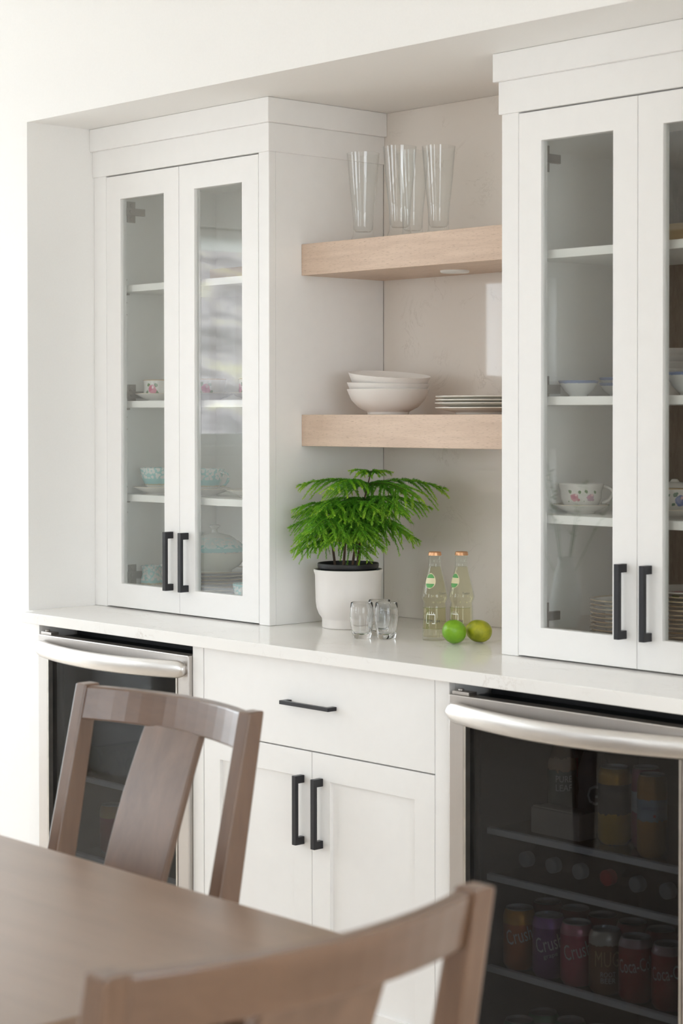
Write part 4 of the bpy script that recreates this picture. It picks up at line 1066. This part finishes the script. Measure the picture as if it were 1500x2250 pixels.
obj('flap', MB().box(1.676, 1.794, -.503, -.492, zt_+.0525, zt_+.055), plain('pale_card_flap', (.52, .47, .40), .7, var=.05), ct)
# film wrapped water bottles lying on the middle shelf
WRAP = pane_mat('clear_wrap', (.80, .82, .82), 1.5, .06)
def lying(label, x, capmat, wrap):
    zc = .4965+.0305
    t = thing('water_bottle', label, 'bottle', (x, -.36, .4965), 0, 'bottles lying on the middle fridge shelf')
    rnd = random.Random(int(x*1000)); rings = []
    for yy, rr in ((.0, .026), (.01, .030), (.10, .030), (.135, .022), (.155, .012), (.172, .012)):
        rings.append([((rr*(1+rnd.uniform(-.22, .0)*wrap))*math.cos(2*math.pi*k/14), -.0-yy+.05, .0305+(rr*(1+rnd.uniform(-.22, .0)*wrap))*math.sin(2*math.pi*k/14)) for k in range(14)])
    obj('body', MB().loft(rings), WRAP if wrap else plain('dark_bottle', (.02, .012, .010), .2, var=.1), t, local=True, smooth=not wrap)
    c = MB().lathe([(0, 0), (.0155, 0), (.0155, .016), (.0135, .018), (0, .018)], 24); c.xf(Matrix.Translation((0, -.113, .0305)) @ Matrix.Rotation(R(90), 4, 'X'))
    obj('cap', c, capmat, t, local=True, smooth=True)
CW_ = plain('clear_cap', (.42, .44, .44), .3, var=.05)
lying('crinkled clear bottle lying by the fridge wall', 1.640, CW_, 1)
lying('crinkled clear bottle lying under the pale carton', 1.712, CW_, 1)
lying('crinkled clear bottle lying beside the red capped one', 1.782, CW_, 1)
lying('dark bottle with a red cap lying on the middle fridge shelf', 1.853, plain('red_cap', (.60, .02, .03), .35, var=.03), 0)
lying('crinkled clear bottle lying on the other side of the red capped one', 1.925, CW_, 1)
lying('crinkled clear bottle lying by the fridge frame', 1.998, CW_, 1)
# the emptier fridge
for k, x in enumerate((.165, .245, .325)):
    t = thing('wine_bottle', ('green wine bottle lying by the wall of the emptier fridge', 'green wine bottle lying between two others in the emptier fridge', 'green wine bottle lying nearest the open space of the emptier fridge')[k], 'bottle', (x, -.30, .5005), 0, 'wine bottles in the emptier fridge')
    b_ = MB().lathe([(0, .012), (.030, .0), (.0365, .004), (.037, .18), (.030, .205), (.0145, .235), (.0145, .29), (0, .29)], 28); b_.xf(Matrix.Translation((0, -.20, .0372)) @ Matrix.Rotation(R(-90), 4, 'X'))
    obj('body', b_, plain('green_glass', (.05, .07, .03), .12, var=.1), t, local=True, smooth=True)
can('red can standing alone on the lower shelf of the emptier fridge', (.185, -.46, .3005), rc, hc, (.45, .03, .03), ((.09, .13, (.55, .30, .06), .5),), (), None)

# ------------------------------------------------------------------ the rest of the room, seen in reflections
DWOOD = wood('pantry_wood', (.15, .095, .06), (.21, .14, .095), (1, 1, .12), 20, .5)
pn = thing('pantry_cabinet', 'tall brown wooden pantry cabinet reflected in the cabinet glass', 'cabinet', (-1.78, -6.05, 0))
obj('carcass', MB().box(LX+.01, -1.36, -6.58, -5.52, .0, 2.4), DWOOD, pn)
for k in range(3):
    d = obj('door', MB().box(-1.358, -1.338, -6.575+.35*k, -6.575+.35*k+.345, .08+.0, 2.38), DWOOD, pn, bevel=.002)
    obj('handle', MB().box(-1.338, -1.31, -6.575+.35*k+.03, -6.575+.35*k+.042, 1.0, 1.2), BLACK, d)
obj('shelf_edge', MB().box(LX+.02, -1.37, -5.52, -5.505, 1.10, 1.12), DWOOD, pn)
lb = thing('window_bench', 'low white bench under the window, reflected in the cabinet glass', 'bench', (-1.98, -3.05, 0))
obj('bench_top', MB().box(LX+.02, -1.72, -3.75, -2.30, .66, .73), PAINT, lb, bevel=.004)
for y in (-3.70, -3.02, -2.35): obj('leg', MB().box(LX+.05, -1.76, y-.02, y+.02, 0, .66), PAINT, lb)

vs_ = thing('vase_of_greenery', 'slim pale vase of leafy sprigs on the table, reflected in the cabinet glass', 'vase', (.24, -2.0, .7604))
obj('vase', MB().lathe([(0, 0), (.035, 0), (.045, .02), (.05, .08), (.035, .17), (.022, .20), (.026, .22), (.022, .219), (.018, .20), (.03, .17), (0, .02)], 32), china('vase_glaze', (.72, .72, .68)), vs_, smooth=True, local=True)
LEAFM = plain('sprig_leaf', (.10, .20, .05), .5, var=.3, scale=40)
for k in range(6):
    a = R(60*k+15); sprd = .10+.07*(k % 3); tip = Vector((sprd*math.cos(a), sprd*math.sin(a), .46+.05*(k % 2)))
    pts = [Vector((0, 0, .10)).lerp(tip, u)+Vector((0, 0, .05*math.sin(math.pi*u))) for u in (0, .2, .4, .6, .8, 1)]
    sp_ = obj('sprig', MB().tube(pts, .0018, 6), LEAFM, vs_, local=True)
    lf = MB()
    for i in range(16):
        u = .38+.6*i/16; f_ = u*5; j = min(4, int(f_)); p = pts[j].lerp(pts[j+1], f_-j); b_ = a+(1 if i % 2 else -1)*R(70)+i*.3
        d = Vector((math.cos(b_), math.sin(b_), .5)).normalized(); sd = d.cross(Vector((0, 0, 1))).normalized()
        lf.add([p, p+d*.012+sd*.007, p+d*.028, p+d*.012-sd*.007], [(0, 1, 2, 3)])
    obj('leaves', lf, LEAFM, sp_, local=True, fix=False)['kind'] = 'stuff'
